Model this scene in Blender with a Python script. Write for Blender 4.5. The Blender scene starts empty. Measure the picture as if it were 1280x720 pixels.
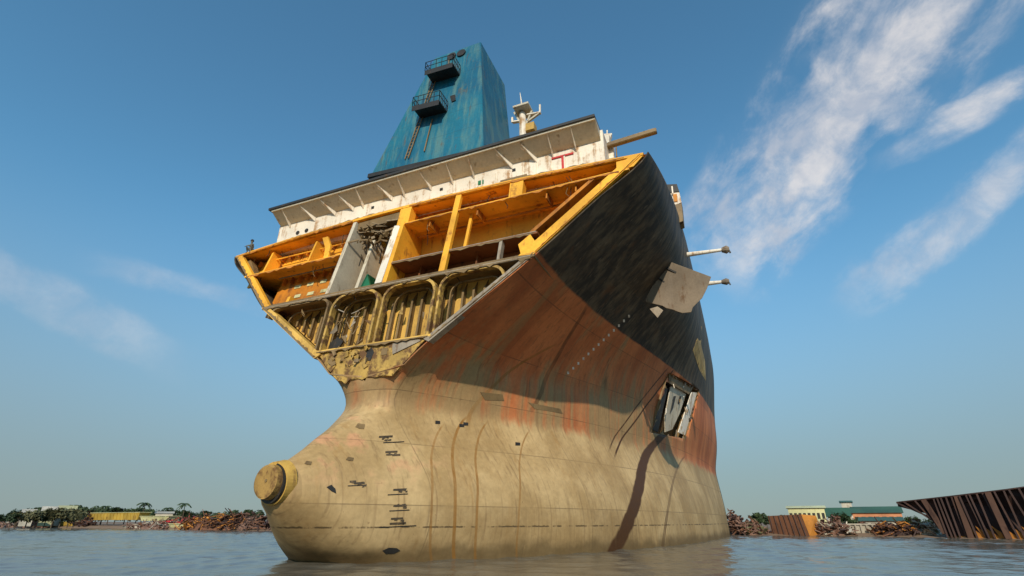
import bpy, bmesh, math, random
from mathutils import Vector, Matrix
from mathutils.bvhtree import BVHTree
random.seed(11)
S = 1.6                       # metres per ship unit (eye height of the photographer)
sc = bpy.context.scene
COL = sc.collection

# ------------------------------------------------------------------ camera
FPX, HY = 630.0, 652.0
CX, CYP, CZ = -11.602, 10.857, 1.0
PITCH = math.atan((HY - 360) / FPX)
AZ = math.atan2(292.0, math.hypot(FPX, HY - 360))
cam_d = bpy.data.cameras.new('camera'); cam = bpy.data.objects.new('camera', cam_d); COL.objects.link(cam)
cam_d.sensor_width = 36; cam_d.lens = FPX / 1280 * 36
cam_d.clip_start = .1; cam_d.clip_end = 20000
cam.location = (CX * S, -CYP * S, CZ * S)
cam.rotation_euler = (math.pi / 2 + PITCH, 0, AZ - math.pi / 2)
sc.camera = cam
CAM = Vector(cam.location)
RM = cam.rotation_euler.to_matrix()

def V(p): return Vector((p[0] * S, -p[1] * S, p[2] * S))
def ray(px, py): return (RM @ Vector((px - 640, 360 - py, -FPX))).normalized()
def on_x(px, py, X):
    r = ray(px, py); k = (X * S - CAM.x) / r.x; P = CAM + r * k
    return (X, -P.y / S, P.z / S)
def on_z(px, py, z=0.0):      # metres
    r = ray(px, py); k = (z - CAM.z) / r.z
    return CAM + r * k
def bearing(px):
    r = ray(px, HY); r.z = 0; return r.normalized()

def lerp(a, b, t): return a + (b - a) * t
def interp(x, xs, ys):
    if x <= xs[0]: return ys[0]
    for i in range(len(xs) - 1):
        if x <= xs[i + 1]: return lerp(ys[i], ys[i + 1], (x - xs[i]) / (xs[i + 1] - xs[i]))
    return ys[-1]
def smooth_interp(x, xs, ys):
    n = len(xs)
    if x <= xs[0]: return ys[0]
    if x >= xs[-1]: return ys[-1]
    i = 0
    while x > xs[i + 1]: i += 1
    def slope(j):
        if j == 0: return (ys[1] - ys[0]) / (xs[1] - xs[0])
        if j == n - 1: return (ys[-1] - ys[-2]) / (xs[-1] - xs[-2])
        return (ys[j + 1] - ys[j - 1]) / (xs[j + 1] - xs[j - 1])
    h = xs[i + 1] - xs[i]; t = (x - xs[i]) / h
    return ((2*t**3 - 3*t**2 + 1) * ys[i] + (t**3 - 2*t**2 + t) * h * slope(i)
            + (-2*t**3 + 3*t**2) * ys[i + 1] + (t**3 - t**2) * h * slope(i + 1))
def smoothstep(a, b, x):
    t = max(0, min(1, (x - a) / (b - a))); return t * t * (3 - 2 * t)

# ------------------------------------------------------------------ node helpers
class NT:
    def __init__(s, nt): s.nt = nt; s.n = nt.nodes; s.l = nt.links
    def new(s, t, **kw):
        x = s.n.new(t)
        for k, v in kw.items(): setattr(x, k, v)
        return x
    def put(s, sock, v):
        if isinstance(v, bpy.types.NodeSocket): s.l.new(v, sock)
        elif v is not None: sock.default_value = v
    def m(s, op, a, b=None, c=None, clamp=False):
        x = s.new('ShaderNodeMath', operation=op, use_clamp=clamp)
        s.put(x.inputs[0], a); s.put(x.inputs[1], b)
        if c is not None: s.put(x.inputs[2], c)
        return x.outputs[0]
    def mix(s, f, a, b, blend='MIX'):
        x = s.new('ShaderNodeMix', data_type='RGBA', blend_type=blend, clamp_factor=True)
        s.put(x.inputs[0], f)
        s.put(x.inputs[6], a if isinstance(a, bpy.types.NodeSocket) else (*a, 1)); s.put(x.inputs[7], b if isinstance(b, bpy.types.NodeSocket) else (*b, 1))
        return x.outputs[2]
    def noise(s, vec, scale, detail=4, rough=.55, dist=0):
        x = s.new('ShaderNodeTexNoise'); s.put(x.inputs['Vector'], vec)
        x.inputs['Scale'].default_value = scale; x.inputs['Detail'].default_value = detail
        x.inputs['Roughness'].default_value = rough; x.inputs['Distortion'].default_value = dist
        return x.outputs[0]
    def ramp(s, v, lo, hi):
        x = s.new('ShaderNodeMapRange', interpolation_type='SMOOTHSTEP'); s.put(x.inputs[0], v)
        x.inputs[1].default_value = lo; x.inputs[2].default_value = hi
        return x.outputs[0]
    def scale(s, vec, sx, sy, sz, off=(0, 0, 0)):
        x = s.new('ShaderNodeMapping'); s.put(x.inputs[0], vec); x.inputs[3].default_value = (sx, sy, sz); x.inputs[1].default_value = off
        return x.outputs[0]

def new_mat(name):
    m = bpy.data.materials.new(name); m.use_nodes = True
    t = NT(m.node_tree); b = m.node_tree.nodes['Principled BSDF']
    return m, t, b

def worn(name, col, dirt, rough=.55, amount=.5, scale=.8, streak=True, metallic=0, spec=.4, bump=.15, var=.25):
    """painted steel with soft tone changes, grime and vertical rust runs"""
    m, t, b = new_mat(name)
    g = t.new('ShaderNodeTexCoord').outputs['Object']
    big = t.noise(g, scale * .35, 3)
    c0 = t.mix(t.ramp(big, .3, .7), tuple(v * (1 - var) for v in col), tuple(min(1, v * (1 + var)) for v in col))
    d = t.noise(g, scale * 1.6, 6, .65)
    if streak:
        st = t.noise(t.scale(g, 3.0, 3.0, .25), scale * 1.2, 4, .6)
        d = t.m('ADD', t.m('MULTIPLY', d, .5), t.m('MULTIPLY', st, .5))
    mask = t.ramp(d, .62 - .18 * amount, .72 - .1 * amount)
    c1 = t.mix(mask, c0, dirt)
    fine = t.noise(g, scale * 9, 3)
    c2 = t.mix(.22, c1, t.mix(fine, (0, 0, 0), (1, 1, 1)), 'OVERLAY')
    t.l.new(c2, b.inputs['Base Color'])
    t.put(b.inputs['Roughness'], t.m('ADD', t.m('MULTIPLY', mask, .25), rough))
    b.inputs['Metallic'].default_value = metallic; b.inputs['Specular IOR Level'].default_value = spec
    bp = t.new('ShaderNodeBump'); bp.inputs['Strength'].default_value = bump; bp.inputs['Distance'].default_value = .05
    t.put(bp.inputs['Height'], t.m('ADD', t.m('MULTIPLY', fine, .4), d)); t.l.new(bp.outputs[0], b.inputs['Normal'])
    return m

M = {}
M['orange'] = worn('orange primer paint', (.80, .39, .030), (.32, .12, .022), amount=.5, scale=.75, var=.25)
M['orange_deep'] = worn('deep orange paint', (.50, .18, .015), (.18, .06, .015), amount=.8, scale=.6)
M['brown_red'] = worn('red brown oxide', (.24, .085, .025), (.10, .045, .02), amount=.5, scale=.8)
M['tan'] = worn('ballast tank tan coating', (.56, .34, .075), (.16, .08, .028), amount=.6, scale=.9, var=.35)
M['tan_rusty'] = worn('torn rusty tan coating', (.46, .29, .07), (.13, .065, .025), amount=1.1, scale=1.1, var=.35, streak=False)
M['cream_white'] = worn('dirty cream white paint', (.56, .49, .37), (.25, .17, .09), amount=.6, scale=.8, var=.15)
M['tan_dark'] = worn('rust brown frame steel', (.20, .13, .055), (.09, .05, .02), amount=.6, scale=.9)
M['edge'] = worn('torch cut grey edge', (.30, .25, .19), (.16, .09, .05), amount=.6, scale=1.2)
M['grey_plate'] = worn('grey brown steel plate', (.20, .155, .11), (.13, .075, .04), amount=.5, scale=.9)
M['white'] = worn('weathered white paint', (.76, .69, .58), (.40, .24, .12), amount=.7, scale=.9, var=.12)
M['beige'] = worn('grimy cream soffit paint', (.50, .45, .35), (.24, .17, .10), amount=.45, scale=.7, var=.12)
def funnel_mat():
    m, t, b = new_mat('teal funnel paint'); g = t.new('ShaderNodeTexCoord').outputs['Object']
    big = t.noise(g, .22, 4, .6); st_ = t.noise(t.scale(g, 1.6, 1.6, .12), 1.0, 5, .65); fine = t.noise(g, 6, 4); blot = t.noise(g, .8, 6, .65)
    c = t.mix(t.ramp(big, .3, .7), (.003, .095, .175), (.008, .15, .225))
    c = t.mix(t.m('MULTIPLY', t.ramp(st_, .44, .68), .7), c, (.10, .21, .20))
    c = t.mix(t.m('MULTIPLY', t.ramp(blot, .58, .72), .55), c, (.12, .10, .06))
    sp_ = t.new('ShaderNodeSeparateXYZ'); t.l.new(g, sp_.inputs[0])
    s2_ = t.noise(t.scale(g, 4, 4, .15), 1.0, 4); c = t.mix(t.m('MULTIPLY', t.ramp(s2_, .60, .72), .6), c, (.10, .055, .03))
    seam = t.m('LESS_THAN', t.m('FRACT', t.m('DIVIDE', sp_.outputs[2], 2.4)), .02); c = t.mix(t.m('MULTIPLY', seam, .35), c, (.02, .05, .06))
    c = t.mix(.2, c, t.mix(fine, (0, 0, 0), (1, 1, 1)), 'OVERLAY'); t.l.new(c, b.inputs['Base Color'])
    b.inputs['Roughness'].default_value = .5; b.inputs['Specular IOR Level'].default_value = .35
    bp = t.new('ShaderNodeBump'); bp.inputs['Strength'].default_value = .25; bp.inputs['Distance'].default_value = .1; t.put(bp.inputs['Height'], t.m('ADD', blot, t.noise(g, .5, 2))); t.l.new(bp.outputs[0], b.inputs['Normal'])
    return m
M['teal'] = funnel_mat()
M['teal_pale'] = worn('bleached teal paint', (.06, .20, .205), (.13, .10, .05), amount=.6, scale=.5)
M['dark'] = worn('sooty dark steel', (.022, .020, .018), (.07, .045, .03), amount=.45, scale=1.5)
M['roofedge'] = worn('dark roof edge', (.03, .028, .026), (.08, .05, .03), amount=.4)
M['green'] = worn('green painted plate', (.010, .13, .055), (.03, .08, .03), amount=.3)
M['red'] = worn('red paint', (.45, .03, .03), (.2, .03, .02), amount=.3)
M['rust'] = worn('rusty scrap steel', (.17, .075, .04), (.07, .035, .025), amount=.7, scale=1.2, rough=.75)
M['rust_pink'] = worn('pinkish rusty plate', (.20, .115, .085), (.09, .05, .035), amount=.6, scale=1.4, rough=.75)
M['rust_orange'] = worn('bright orange rust', (.48, .19, .03), (.2, .08, .03), amount=.5, scale=1.0, rough=.7)
M['rust_dark'] = worn('dark purplish rust', (.050, .026, .022), (.10, .045, .025), amount=.5, scale=.6, rough=.7)
M['rust_mid'] = worn('brown rust', (.095, .045, .028), (.04, .02, .016), amount=.6, scale=.8, rough=.7)
M['yellow'] = worn('weathered yellow paint', (.42, .28, .05), (.22, .12, .03), amount=.5, scale=.6)
M['straw'] = worn('pale straw wall', (.52, .50, .27), (.3, .26, .12), amount=.35, scale=.4)
M['nose'] = worn('ochre nose paint', (.36, .215, .06), (.16, .08, .025), amount=.8, scale=1.4, streak=False)
M['mark'] = worn('faded black marking', (.07, .05, .03), (.18, .12, .06), amount=.5, scale=3, streak=False)
M['concrete'] = worn('pale concrete', (.50, .45, .36), (.25, .2, .14), amount=.5, scale=.6)
M['roof_green'] = worn('green tin roof', (.035, .095, .055), (.1, .1, .06), amount=.3, scale=.5)
M['wall_orange'] = worn('salmon orange wall', (.58, .24, .11), (.4, .18, .1), amount=.3, scale=.5)
M['bark'] = worn('bark', (.10, .075, .05), (.05, .035, .02), streak=True, rough=.9)
M['cloth_grey'] = worn('grey cloth', (.17, .18, .17), (.1, .1, .1), streak=False, rough=.95)
M['skin'] = worn('brown skin', (.20, .10, .06), (.15, .07, .04), streak=False, rough=.6, amount=.1)
M['hair'] = worn('black hair', (.02, .02, .025), (.03, .03, .03), streak=False, rough=.7)

def leaf_mat(name, a, b_):
    m, t, b = new_mat(name)
    g = t.new('ShaderNodeTexCoord').outputs['Object']
    n = t.noise(g, 1.3, 4)
    rnd = t.new('ShaderNodeObjectInfo').outputs['Random']
    c = t.mix(t.ramp(t.m('ADD', t.m('MULTIPLY', rnd, .25), n), .4, .85), a, b_)
    t.l.new(c, b.inputs['Base Color']); b.inputs['Roughness'].default_value = .7
    return m
M['leaf'] = leaf_mat('dark foliage', (.018, .040, .014), (.055, .085, .025))
M['leaf_dry'] = leaf_mat('dusty foliage', (.07, .075, .03), (.16, .15, .07))

# ------------------------------------------------------------------ mesh helpers
class MB:
    def __init__(s): s.v = []; s.f = []
    def poly(s, pts): i = len(s.v); s.v += [Vector(p) for p in pts]; s.f.append(tuple(range(i, i + len(pts))))
    def prism(s, a, b):
        n = len(a); i = len(s.v); s.v += [Vector(p) for p in a] + [Vector(p) for p in b]
        s.f.append(tuple(range(i, i + n))); s.f.append(tuple(range(i + 2 * n - 1, i + n - 1, -1)))
        for k in range(n):
            k2 = (k + 1) % n; s.f.append((i + k, i + n + k, i + n + k2, i + k2))
    def box(s, lo, hi):        # metres
        x0, y0, z0 = lo; x1, y1, z1 = hi
        s.prism([(x0, y0, z0), (x1, y0, z0), (x1, y1, z0), (x0, y1, z0)], [(x0, y0, z1), (x1, y0, z1), (x1, y1, z1), (x0, y1, z1)])
    def ubox(s, X, Y, Z):      # ship units
        a = V((X[0], Y[0], Z[0])); b = V((X[1], Y[1], Z[1]))
        s.box((min(a.x, b.x), min(a.y, b.y), min(a.z, b.z)), (max(a.x, b.x), max(a.y, b.y), max(a.z, b.z)))
    def bar(s, p, q, w, h=None, up=Vector((0, 0, 1))):
        p = Vector(p); q = Vector(q); h = h or w; d = (q - p).normalized()
        if abs(d.dot(up)) > .98: up = Vector((1, 0, 0))
        r = d.cross(up).normalized(); u = r.cross(d)
        def ring(c): return [c + r * (a * w / 2) + u * (b * h / 2) for a, b in ((-1, -1), (1, -1), (1, 1), (-1, 1))]
        s.prism(ring(p), ring(q))
    def tube(s, p, q, r0, r1=None, n=10):
        p = Vector(p); q = Vector(q); r1 = r0 if r1 is None else r1; d = (q - p).normalized()
        up = Vector((0, 0, 1)) if abs(d.z) < .9 else Vector((1, 0, 0))
        a = d.cross(up).normalized(); b = a.cross(d)
        def ring(c, r): return [c + a * (r * math.cos(2*math.pi*k/n)) + b * (r * math.sin(2*math.pi*k/n)) for k in range(n)]
        s.prism(ring(p, r0), ring(q, r1))
    def build(s, name, mat, parent=None, smooth=False, bevel=0, origin=None):
        me = bpy.data.meshes.new(name)
        o = Vector(origin) if origin is not None else Vector((0, 0, 0))
        me.from_pydata([v - o for v in s.v], [], s.f); me.update()
        bm = bmesh.new(); bm.from_mesh(me); bmesh.ops.recalc_face_normals(bm, faces=bm.faces); bm.to_mesh(me); bm.free()
        if smooth:
            for p in me.polygons: p.use_smooth = True
        me.materials.append(mat)
        ob = bpy.data.objects.new(name, me); COL.objects.link(ob); ob.location = o
        if parent is not None:
            ob.parent = parent; ob.location = o - Vector(world_loc(parent))
        if bevel:
            bv = ob.modifiers.new('bevel', 'BEVEL'); bv.width = bevel; bv.segments = 1; bv.limit_method = 'ANGLE'
        return ob
def world_loc(o):
    p = Vector(o.location)
    while o.parent: o = o.parent; p += Vector(o.location)
    return p
def tag(o, label, cat, group=None):
    o['label'] = label; o['category'] = cat
    if group: o['group'] = group
    return o
def empty(name, loc, label=None, cat=None, group=None):
    o = bpy.data.objects.new(name, None); COL.objects.link(o); o.location = loc; o.empty_display_size = .5
    if label: tag(o, label, cat, group)
    return o
def dup(root, loc, rz=0, scale=1, label=None):
    r = root.copy(); COL.objects.link(r); r.location = loc; r.rotation_euler = (0, 0, rz); r.scale = (scale,) * 3 if not isinstance(scale, tuple) else scale
    if label: r['label'] = label
    for ch in root.children:
        c = ch.copy(); COL.objects.link(c); c.parent = r
    return r

# ================================================================== SHIP
def camber(y): return .38 * (1 - (y / 9.7) ** 2)
ship = empty('ship', V((15, 0, 0)), 'huge rusty cargo ship with cut open bow, cream red black hull and blue funnel', 'ship')

SZ = [-1, 0, 1, 2, 3, 4, 4.6, 5.2, 5.7, 6.3, 7.5, 8.95, 10.8, 12.6, 16.5]
SY = [1.7, 2.25, 2.6, 2.5, 1.85, 1.15, .98, 1.25, 1.72, 2.33, 4.05, 6.0, 7.95, 9.77, 10.3]
XEND = 36.0
def xcut(z): return interp(z, [5.7, 8.95, 12.6], [1.6, 2.05, 3.0])
def xstem(z):
    if z >= 5.5: return xcut(z)
    return smooth_interp(z, [-1, 0, .3, .76, 1.1, 1.42, 1.9, 2.35, 2.8, 3.2, 3.7, 4.0, 4.3, 4.7, 5.1, 5.5], [1.6, 0.65, .05, -.6, -1.0, -1.32, -1.40, -1.12, -.5, 0.0, .75, 1.25, 1.62, 1.72, 1.66, 1.6])
def ybody(X, z):
    s0 = smooth_interp(z, SZ, SY)
    yf = lerp(9.85, 10.42, smoothstep(8, 14, z))
    if X < 2:
        s0 = s0 + (.62 * (X - 2)) * (1 - smoothstep(3.5, 5.2, z)) + .25 * (X - 2) * smoothstep(3.5, 5.2, z) * (1 - smoothstep(5.5, 6.5, z))
        return s0
    t = smoothstep(4.6, 9, z); p = lerp(1.03, 2.0, t); L = lerp(interp(z, [0, 4.6], [10.5, 13.0]), 16.3, t)
    k = smoothstep(9, 12.6, z); p = lerp(p, 1.0, k); L = lerp(L, 8.0, k)
    return yf - (yf - s0) * math.exp(-((X - 2) / L) ** p)
def yhull(X, z):
    x0 = xstem(z); y = ybody(X, z)
    w = 1 - smoothstep(5.35, 5.6, z)
    if w > 0:
        rr = lerp(1.1, .38, smoothstep(3.2, 4.2, z)); rr = lerp(rr, .4, smoothstep(1.1, 1.6, z) * (1 - smoothstep(2.15, 2.7, z))); xb = x0 + rr
        if X < xb:
            e = math.sqrt(max(0, 1 - ((xb - X) / rr) ** 2)); y = y * lerp(1, e, w)
    return max(y, 0)
def ztop(X): return interp(X, [3, 6, 14, 31, 60], [12.62, 13.25, 14.8, 16.2, 16.4])

def hull_grid(side):
    zs = [-1 + i * .2 for i in range(int(13.6 / .2) + 1)]      # -1 .. 12.6
    NU = 90; rows = []
    for z in zs:
        x0 = xstem(z); row = []
        for i in range(NU + 1):
            u = i / NU; X = x0 + (XEND - x0) * (u ** 2.2 * .9 + u * .1)
            row.append((X, side * yhull(X, z), z))
        rows.append(row)
    for j in range(1, 11):
        row = []
        for i in range(NU + 1):
            u = i / NU; X = 3.0 + (XEND - 3.0) * (u ** 2.2 * .9 + u * .1)
            z = 12.6 + (ztop(X) - 12.6) * j / 10
            row.append((X, side * ybody(X, z), z))
        rows.append(row)
    return rows

def build_hull():
    bm = bmesh.new()
    for side in (1, -1):
        rows = hull_grid(side)
        vs = [[bm.verts.new(V(p)) for p in r] for r in rows]
        for j in range(len(vs) - 1):
            for i in range(len(vs[0]) - 1):
                q = (vs[j][i], vs[j][i + 1], vs[j + 1][i + 1], vs[j + 1][i])
                try: bm.faces.new(q if side == 1 else q[::-1])
                except ValueError: pass
    bmesh.ops.remove_doubles(bm, verts=bm.verts, dist=.004)
    return bm
HOLE = [on_x(*p, 0) for p in []]
bm = build_hull()
bm.normal_update()
BVH = BVHTree.FromBMesh(bm)
def hull_hit(px, py):
    h = BVH.ray_cast(CAM, ray(px, py)); return h[0], h[1]
# an opening torn in the port side
hole_px = [(836, 466), (874, 488), (857, 549), (814, 541)]
hole_pts = [hull_hit(*p)[0] for p in hole_px]
if all(hole_pts):
    for k in range(4):
        a = hole_pts[k]; b = hole_pts[(k + 1) % 4]
        n = Vector((b.z - a.z, 0, -(b.x - a.x))).normalized()
        lo = min(p.x for p in hole_pts) - 3; hi = max(p.x for p in hole_pts) + 3
        fs = [f for f in bm.faces if f.calc_center_median().y < 0 and lo < f.calc_center_median().x < hi and 2 < f.calc_center_median().z < 16]
        geom = list({e for f in fs for e in f.edges}) + list({v for f in fs for v in f.verts}) + fs
        bmesh.ops.bisect_plane(bm, geom=geom, plane_co=a, plane_no=n, dist=.0005)
    def inside(p):
        s = None
        for k in range(4):
            a = hole_pts[k]; b = hole_pts[(k + 1) % 4]
            c = (b.x - a.x) * (p.z - a.z) - (b.z - a.z) * (p.x - a.x)
            if s is None: s = c > 0
            elif (c > 0) != s: return False
        return True
    dead = [f for f in bm.faces if f.calc_center_median().y < 0 and inside(f.calc_center_median())]
    bmesh.ops.delete(bm, geom=dead, context='FACES')
me = bpy.data.meshes.new('hull'); bm.to_mesh(me); bm.free()
for p in me.polygons: p.use_smooth = True

def hull_material():
    m, t, b = new_mat('ship hull paint')
    g = t.new('ShaderNodeTexCoord').outputs['Object']
    u = t.scale(g, 1 / S, -1 / S, 1 / S)
    sep = t.new('ShaderNodeSeparateXYZ'); t.l.new(u, sep.inputs[0]); X, Y, Z = sep.outputs
    # soft paint boundaries
    nb = t.noise(u, .9, 5, .6); nb2 = t.noise(t.scale(u, 2.2, 2.2, .35), 1.2, 4)
    zl = t.m('ADD', Z, t.m('MULTIPLY', t.m('SUBTRACT', nb2, .5), .9))
    nearbow = t.ramp(X, 14, 3)
    is_red = t.ramp(zl, 4.15, 4.62)
    is_black = t.ramp(t.m('ADD', Z, t.m('MULTIPLY', t.m('SUBTRACT', nb, .5), .12)), 8.94, 9.02)
    # long vertical streaks that run down the plating
    s1 = t.noise(t.scale(u, 2.6, 1.2, .16), 1.0, 5, .62)
    s2 = t.noise(t.scale(u, 6.0, 2.5, .22), 1.0, 4, .6)
    s3 = t.noise(t.scale(u, .9, .5, .25), 1.0, 3, .5)
    blot = t.noise(u, .55, 5, .6); fine = t.noise(u, 7, 4, .6)
    cream = t.mix(t.ramp(blot, .35, .7), (.38, .250, .110), (.56, .395, .195))
    cream = t.mix(t.m('MULTIPLY', t.ramp(s1, .56, .72), .5), cream, (.34, .19, .065))
    cream = t.mix(t.m('MULTIPLY', t.ramp(s2, .62, .75), .45), cream, (.23, .16, .085))
    # pink primer showing near the nose
    pk = t.m('MULTIPLY', t.m('MULTIPLY', t.ramp(X, 3.5, .5), t.ramp(t.noise(u, 1.1, 4), .5, .62)), t.ramp(Z, 1.6, 2.6))
    cream = t.mix(t.m('MULTIPLY', pk, .65), cream, (.55, .26, .14))
    red = t.mix(t.ramp(s3, .32, .68), (.45, .130, .044), (.64, .215, .075))
    olive = t.mix(blot, (.25, .17, .075), (.40, .29, .14))
    s4 = t.noise(t.scale(u, .75, .3, .07), 1.0, 4, .6); wear = t.m('ADD', t.m('MULTIPLY', s1, .35), t.m('ADD', t.m('MULTIPLY', s4, .45), t.m('MULTIPLY', s3, .2)))
    lower = t.ramp(Z, 8.0, 5.2)
    worn_f = t.ramp(t.m('ADD', wear, t.m('MULTIPLY', lower, .13)), .52, .66)
    red = t.mix(t.m('MULTIPLY', t.m('MULTIPLY', worn_f, .9), t.ramp(X, 26, 16)), red, olive)
    red = t.mix(t.m('MULTIPLY', t.ramp(s2, .58, .74), .55), red, (.11, .055, .025))
    black = t.mix(t.ramp(s1, .40, .70), (.034, .030, .025), (.15, .115, .072))
    black = t.mix(t.m('MULTIPLY', t.ramp(s2, .58, .72), .6), black, (.22, .17, .11))
    black = t.mix(t.m('MULTIPLY', t.ramp(t.noise(t.scale(u, .8, .8, .3), 1.3, 4), .6, .75), .55), black, (.16, .07, .025))
    c = t.mix(is_red, cream, red); c = t.mix(is_black, c, black)
    # grimy boot line and waterline weed
    wl = t.ramp(t.m('ADD', Z, t.m('MULTIPLY', t.m('SUBTRACT', nb, .5), .7)), .55, .12)
    c = t.mix(t.m('MULTIPLY', wl, .75), c, (.12, .078, .032))
    ln = t.m('LESS_THAN', t.m('ABSOLUTE', t.m('SUBTRACT', t.m('ADD', Z, t.m('MULTIPLY', t.m('SUBTRACT', fine, .5), .05)), .86)), .022)
    c = t.mix(t.m('MULTIPLY', t.m('MULTIPLY', ln, t.ramp(nb2, .42, .55)), .8), c, (.06, .04, .02))
    # weld seams
    up_ = t.m('MULTIPLY', t.m('MAXIMUM', t.m('SUBTRACT', Z, 1.5), 0), .62); dn_ = t.m('MULTIPLY', t.m('MAXIMUM', t.m('SUBTRACT', 1.5, Z), 0), .22)
    Xs = t.m('SUBTRACT', X, t.m('MULTIPLY', t.m('ADD', up_, dn_), t.ramp(X, 12, 4)))
    def seam(coord, period, off, w):
        f = t.m('FRACT', t.m('ADD', t.m('DIVIDE', coord, period), off))
        return t.m('LESS_THAN', f, w / period)
    sm = t.m('MAXIMUM', seam(Z, 1.75, .2, .03), t.m('MULTIPLY', seam(X, 3.1, .35, .035), .8))
    sm = t.m('MULTIPLY', sm, t.ramp(blot, .3, .6))
    c = t.mix(t.m('MULTIPLY', sm, .5), c, (.07, .045, .025))
    chip = t.m('MULTIPLY', t.ramp(t.noise(u, 4.5, 6, .7), .64, .70), t.ramp(blot, .45, .65))
    c = t.mix(t.m('MULTIPLY', chip, .65), c, (.17, .085, .035))
    scr = t.ramp(t.noise(t.scale(u, .5, .5, 9), 1.6, 5, .65), .66, .72)
    c = t.mix(t.m('MULTIPLY', t.m('MULTIPLY', scr, t.ramp(blot, .4, .6)), .35), c, (.14, .09, .05))
    pv = t.new('ShaderNodeCombineXYZ'); t.put(pv.inputs[0], t.m('FLOOR', t.m('ADD', t.m('DIVIDE', X, 3.1), .35))); t.put(pv.inputs[1], t.m('FLOOR', t.m('ADD', t.m('DIVIDE', Z, 1.75), .2))); t.put(pv.inputs[2], t.m('SIGN', Y))
    wn_ = t.new('ShaderNodeTexWhiteNoise', noise_dimensions='3D'); t.l.new(pv.outputs[0], wn_.inputs[0])
    c = t.mix(t.m('MULTIPLY', t.m('SUBTRACT', wn_.outputs[0], .3, clamp=True), .30), c, (.10, .065, .035))
    s5 = t.noise(t.scale(u, 9, 3, .14), 1.0, 4, .6); c = t.mix(t.m('MULTIPLY', t.ramp(s5, .52, .70), .38), c, (.16, .095, .045))
    pit = t.ramp(t.noise(u, 11, 5, .7), .66, .72); c = t.mix(t.m('MULTIPLY', pit, .5), c, (.12, .07, .03))
    # rust runs below openings
    wobn = t.m('SUBTRACT', t.noise(t.scale(u, .2, .2, 1), 1.1, 2), .5); brk = t.m('ADD', .25, t.m('MULTIPLY', t.m('MULTIPLY', s2, blot), 2.2))
    for (a0, a1, a2), w, z1, z0, k, colr in STREAKS:
        xc = t.m('ADD', a0, t.m('MULTIPLY', Z, t.m('ADD', a1, t.m('MULTIPLY', Z, a2))))
        d = t.m('ABSOLUTE', t.m('SUBTRACT', t.m('ADD', X, t.m('MULTIPLY', wobn, w * .8)), xc))
        f = t.m('MULTIPLY', t.m('MULTIPLY', t.ramp(d, w, w * .55), t.m('MULTIPLY', t.ramp(Z, z1 + .15, z1 - .15), t.ramp(Z, z0 - .3, z0 + .3))), t.m('GREATER_THAN', Y, 0))
        c = t.mix(t.m('MULTIPLY', t.m('MULTIPLY', f, k), brk, clamp=True), c, colr)
    c = t.mix(.25, c, t.mix(fine, (0, 0, 0), (1, 1, 1)), 'OVERLAY')
    t.l.new(c, b.inputs['Base Color'])
    t.put(b.inputs['Roughness'], t.m('ADD', .48, t.m('MULTIPLY', fine, .25)))
    b.inputs['Specular IOR Level'].default_value = .22
    bp = t.new('ShaderNodeBump'); bp.inputs['Strength'].default_value = .35; bp.inputs['Distance'].default_value = .12
    ht = t.m('ADD', t.m('MULTIPLY', t.noise(t.scale(u, 1.2, 1.2, .6), .8, 2), .5), t.m('MULTIPLY', fine, .12))
    ht = t.m('SUBTRACT', ht, t.m('MULTIPLY', sm, .15))
    dent = t.m('MULTIPLY', t.m('SINE', t.m('MULTIPLY', X, 2 * math.pi / .62)), t.m('MULTIPLY', t.ramp(t.noise(u, .7, 3), .35, .7), .09)); ht = t.m('ADD', ht, dent)
    t.put(bp.inputs['Height'], ht); t.l.new(bp.outputs[0], b.inputs['Normal'])
    return m
def st(px, py):
    h = hull_hit(px, py)[0]; return h.x / S
def stz(px, py):
    h = hull_hit(px, py)[0]; return h.x / S, h.z / S
def fit(*pxs):                # station as a quadratic in height through three points of the plating
    P = [stz(*p) for p in pxs]; (x0, z0), (x1, z1), (x2, z2) = P
    d01 = (x1 - x0) / (z1 - z0); d12 = (x2 - x1) / (z2 - z1); c = (d12 - d01) / (z2 - z0)
    return (x0 - d01 * z0 + c * z0 * z1, d01 - c * (z0 + z1), c)
RUST, DARK = (.26, .12, .025), (.075, .034, .013)
# (station curve, half width, upper z, lower z, strength, colour)
STREAKS = [(fit((820, 552), (797, 615), (774, 678)), .62, 5.6, -2, 1.9, DARK), (fit((836, 470), (802, 515), (772, 560)), .10, 8.9, 3.7, 1.6, DARK), (fit((828, 468), (793, 512), (763, 558)), .08, 8.8, 4.0, 1.2, DARK),
           (fit((569, 545), (569, 620), (567, 685)), .06, 4.3, -2, 1.1, RUST), (fit((598, 548), (597, 620), (594, 683)), .05, 4.2, -2, .9, RUST), (fit((541, 560), (540, 620), (538, 685)), .045, 3.9, -2, .7, RUST),
           (fit((652, 560), (650, 620), (646, 680)), .045, 4.1, -2, .7, RUST), (fit((630, 470), (600, 500), (585, 530)), .10, 7.5, 4.0, .7, RUST), (fit((735, 380), (700, 440), (672, 500)), .14, 8.9, 5, .7, DARK),
           (fit((690, 360), (640, 420), (604, 480)), .22, 8.9, 4.6, .6, (.30, .20, .09)), (fit((650, 400), (610, 440), (575, 490)), .16, 7.9, 4.4, .6, (.33, .22, .10)), (fit((845, 590), (838, 620), (832, 655)), .22, 4.6, -2, .6, DARK)]
M['hull'] = hull_material()
me.materials.append(M['hull'])
hull = bpy.data.objects.new('hull', me); COL.objects.link(hull); hull.parent = ship; hull.location = -Vector(ship.location)
sd = hull.modifiers.new('plate', 'SOLIDIFY'); sd.thickness = .06; sd.offset = -1
def part(mb, name, mat, parent=ship, **kw):
    return mb.build(name, M[mat] if isinstance(mat, str) else mat, parent, **kw)
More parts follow.
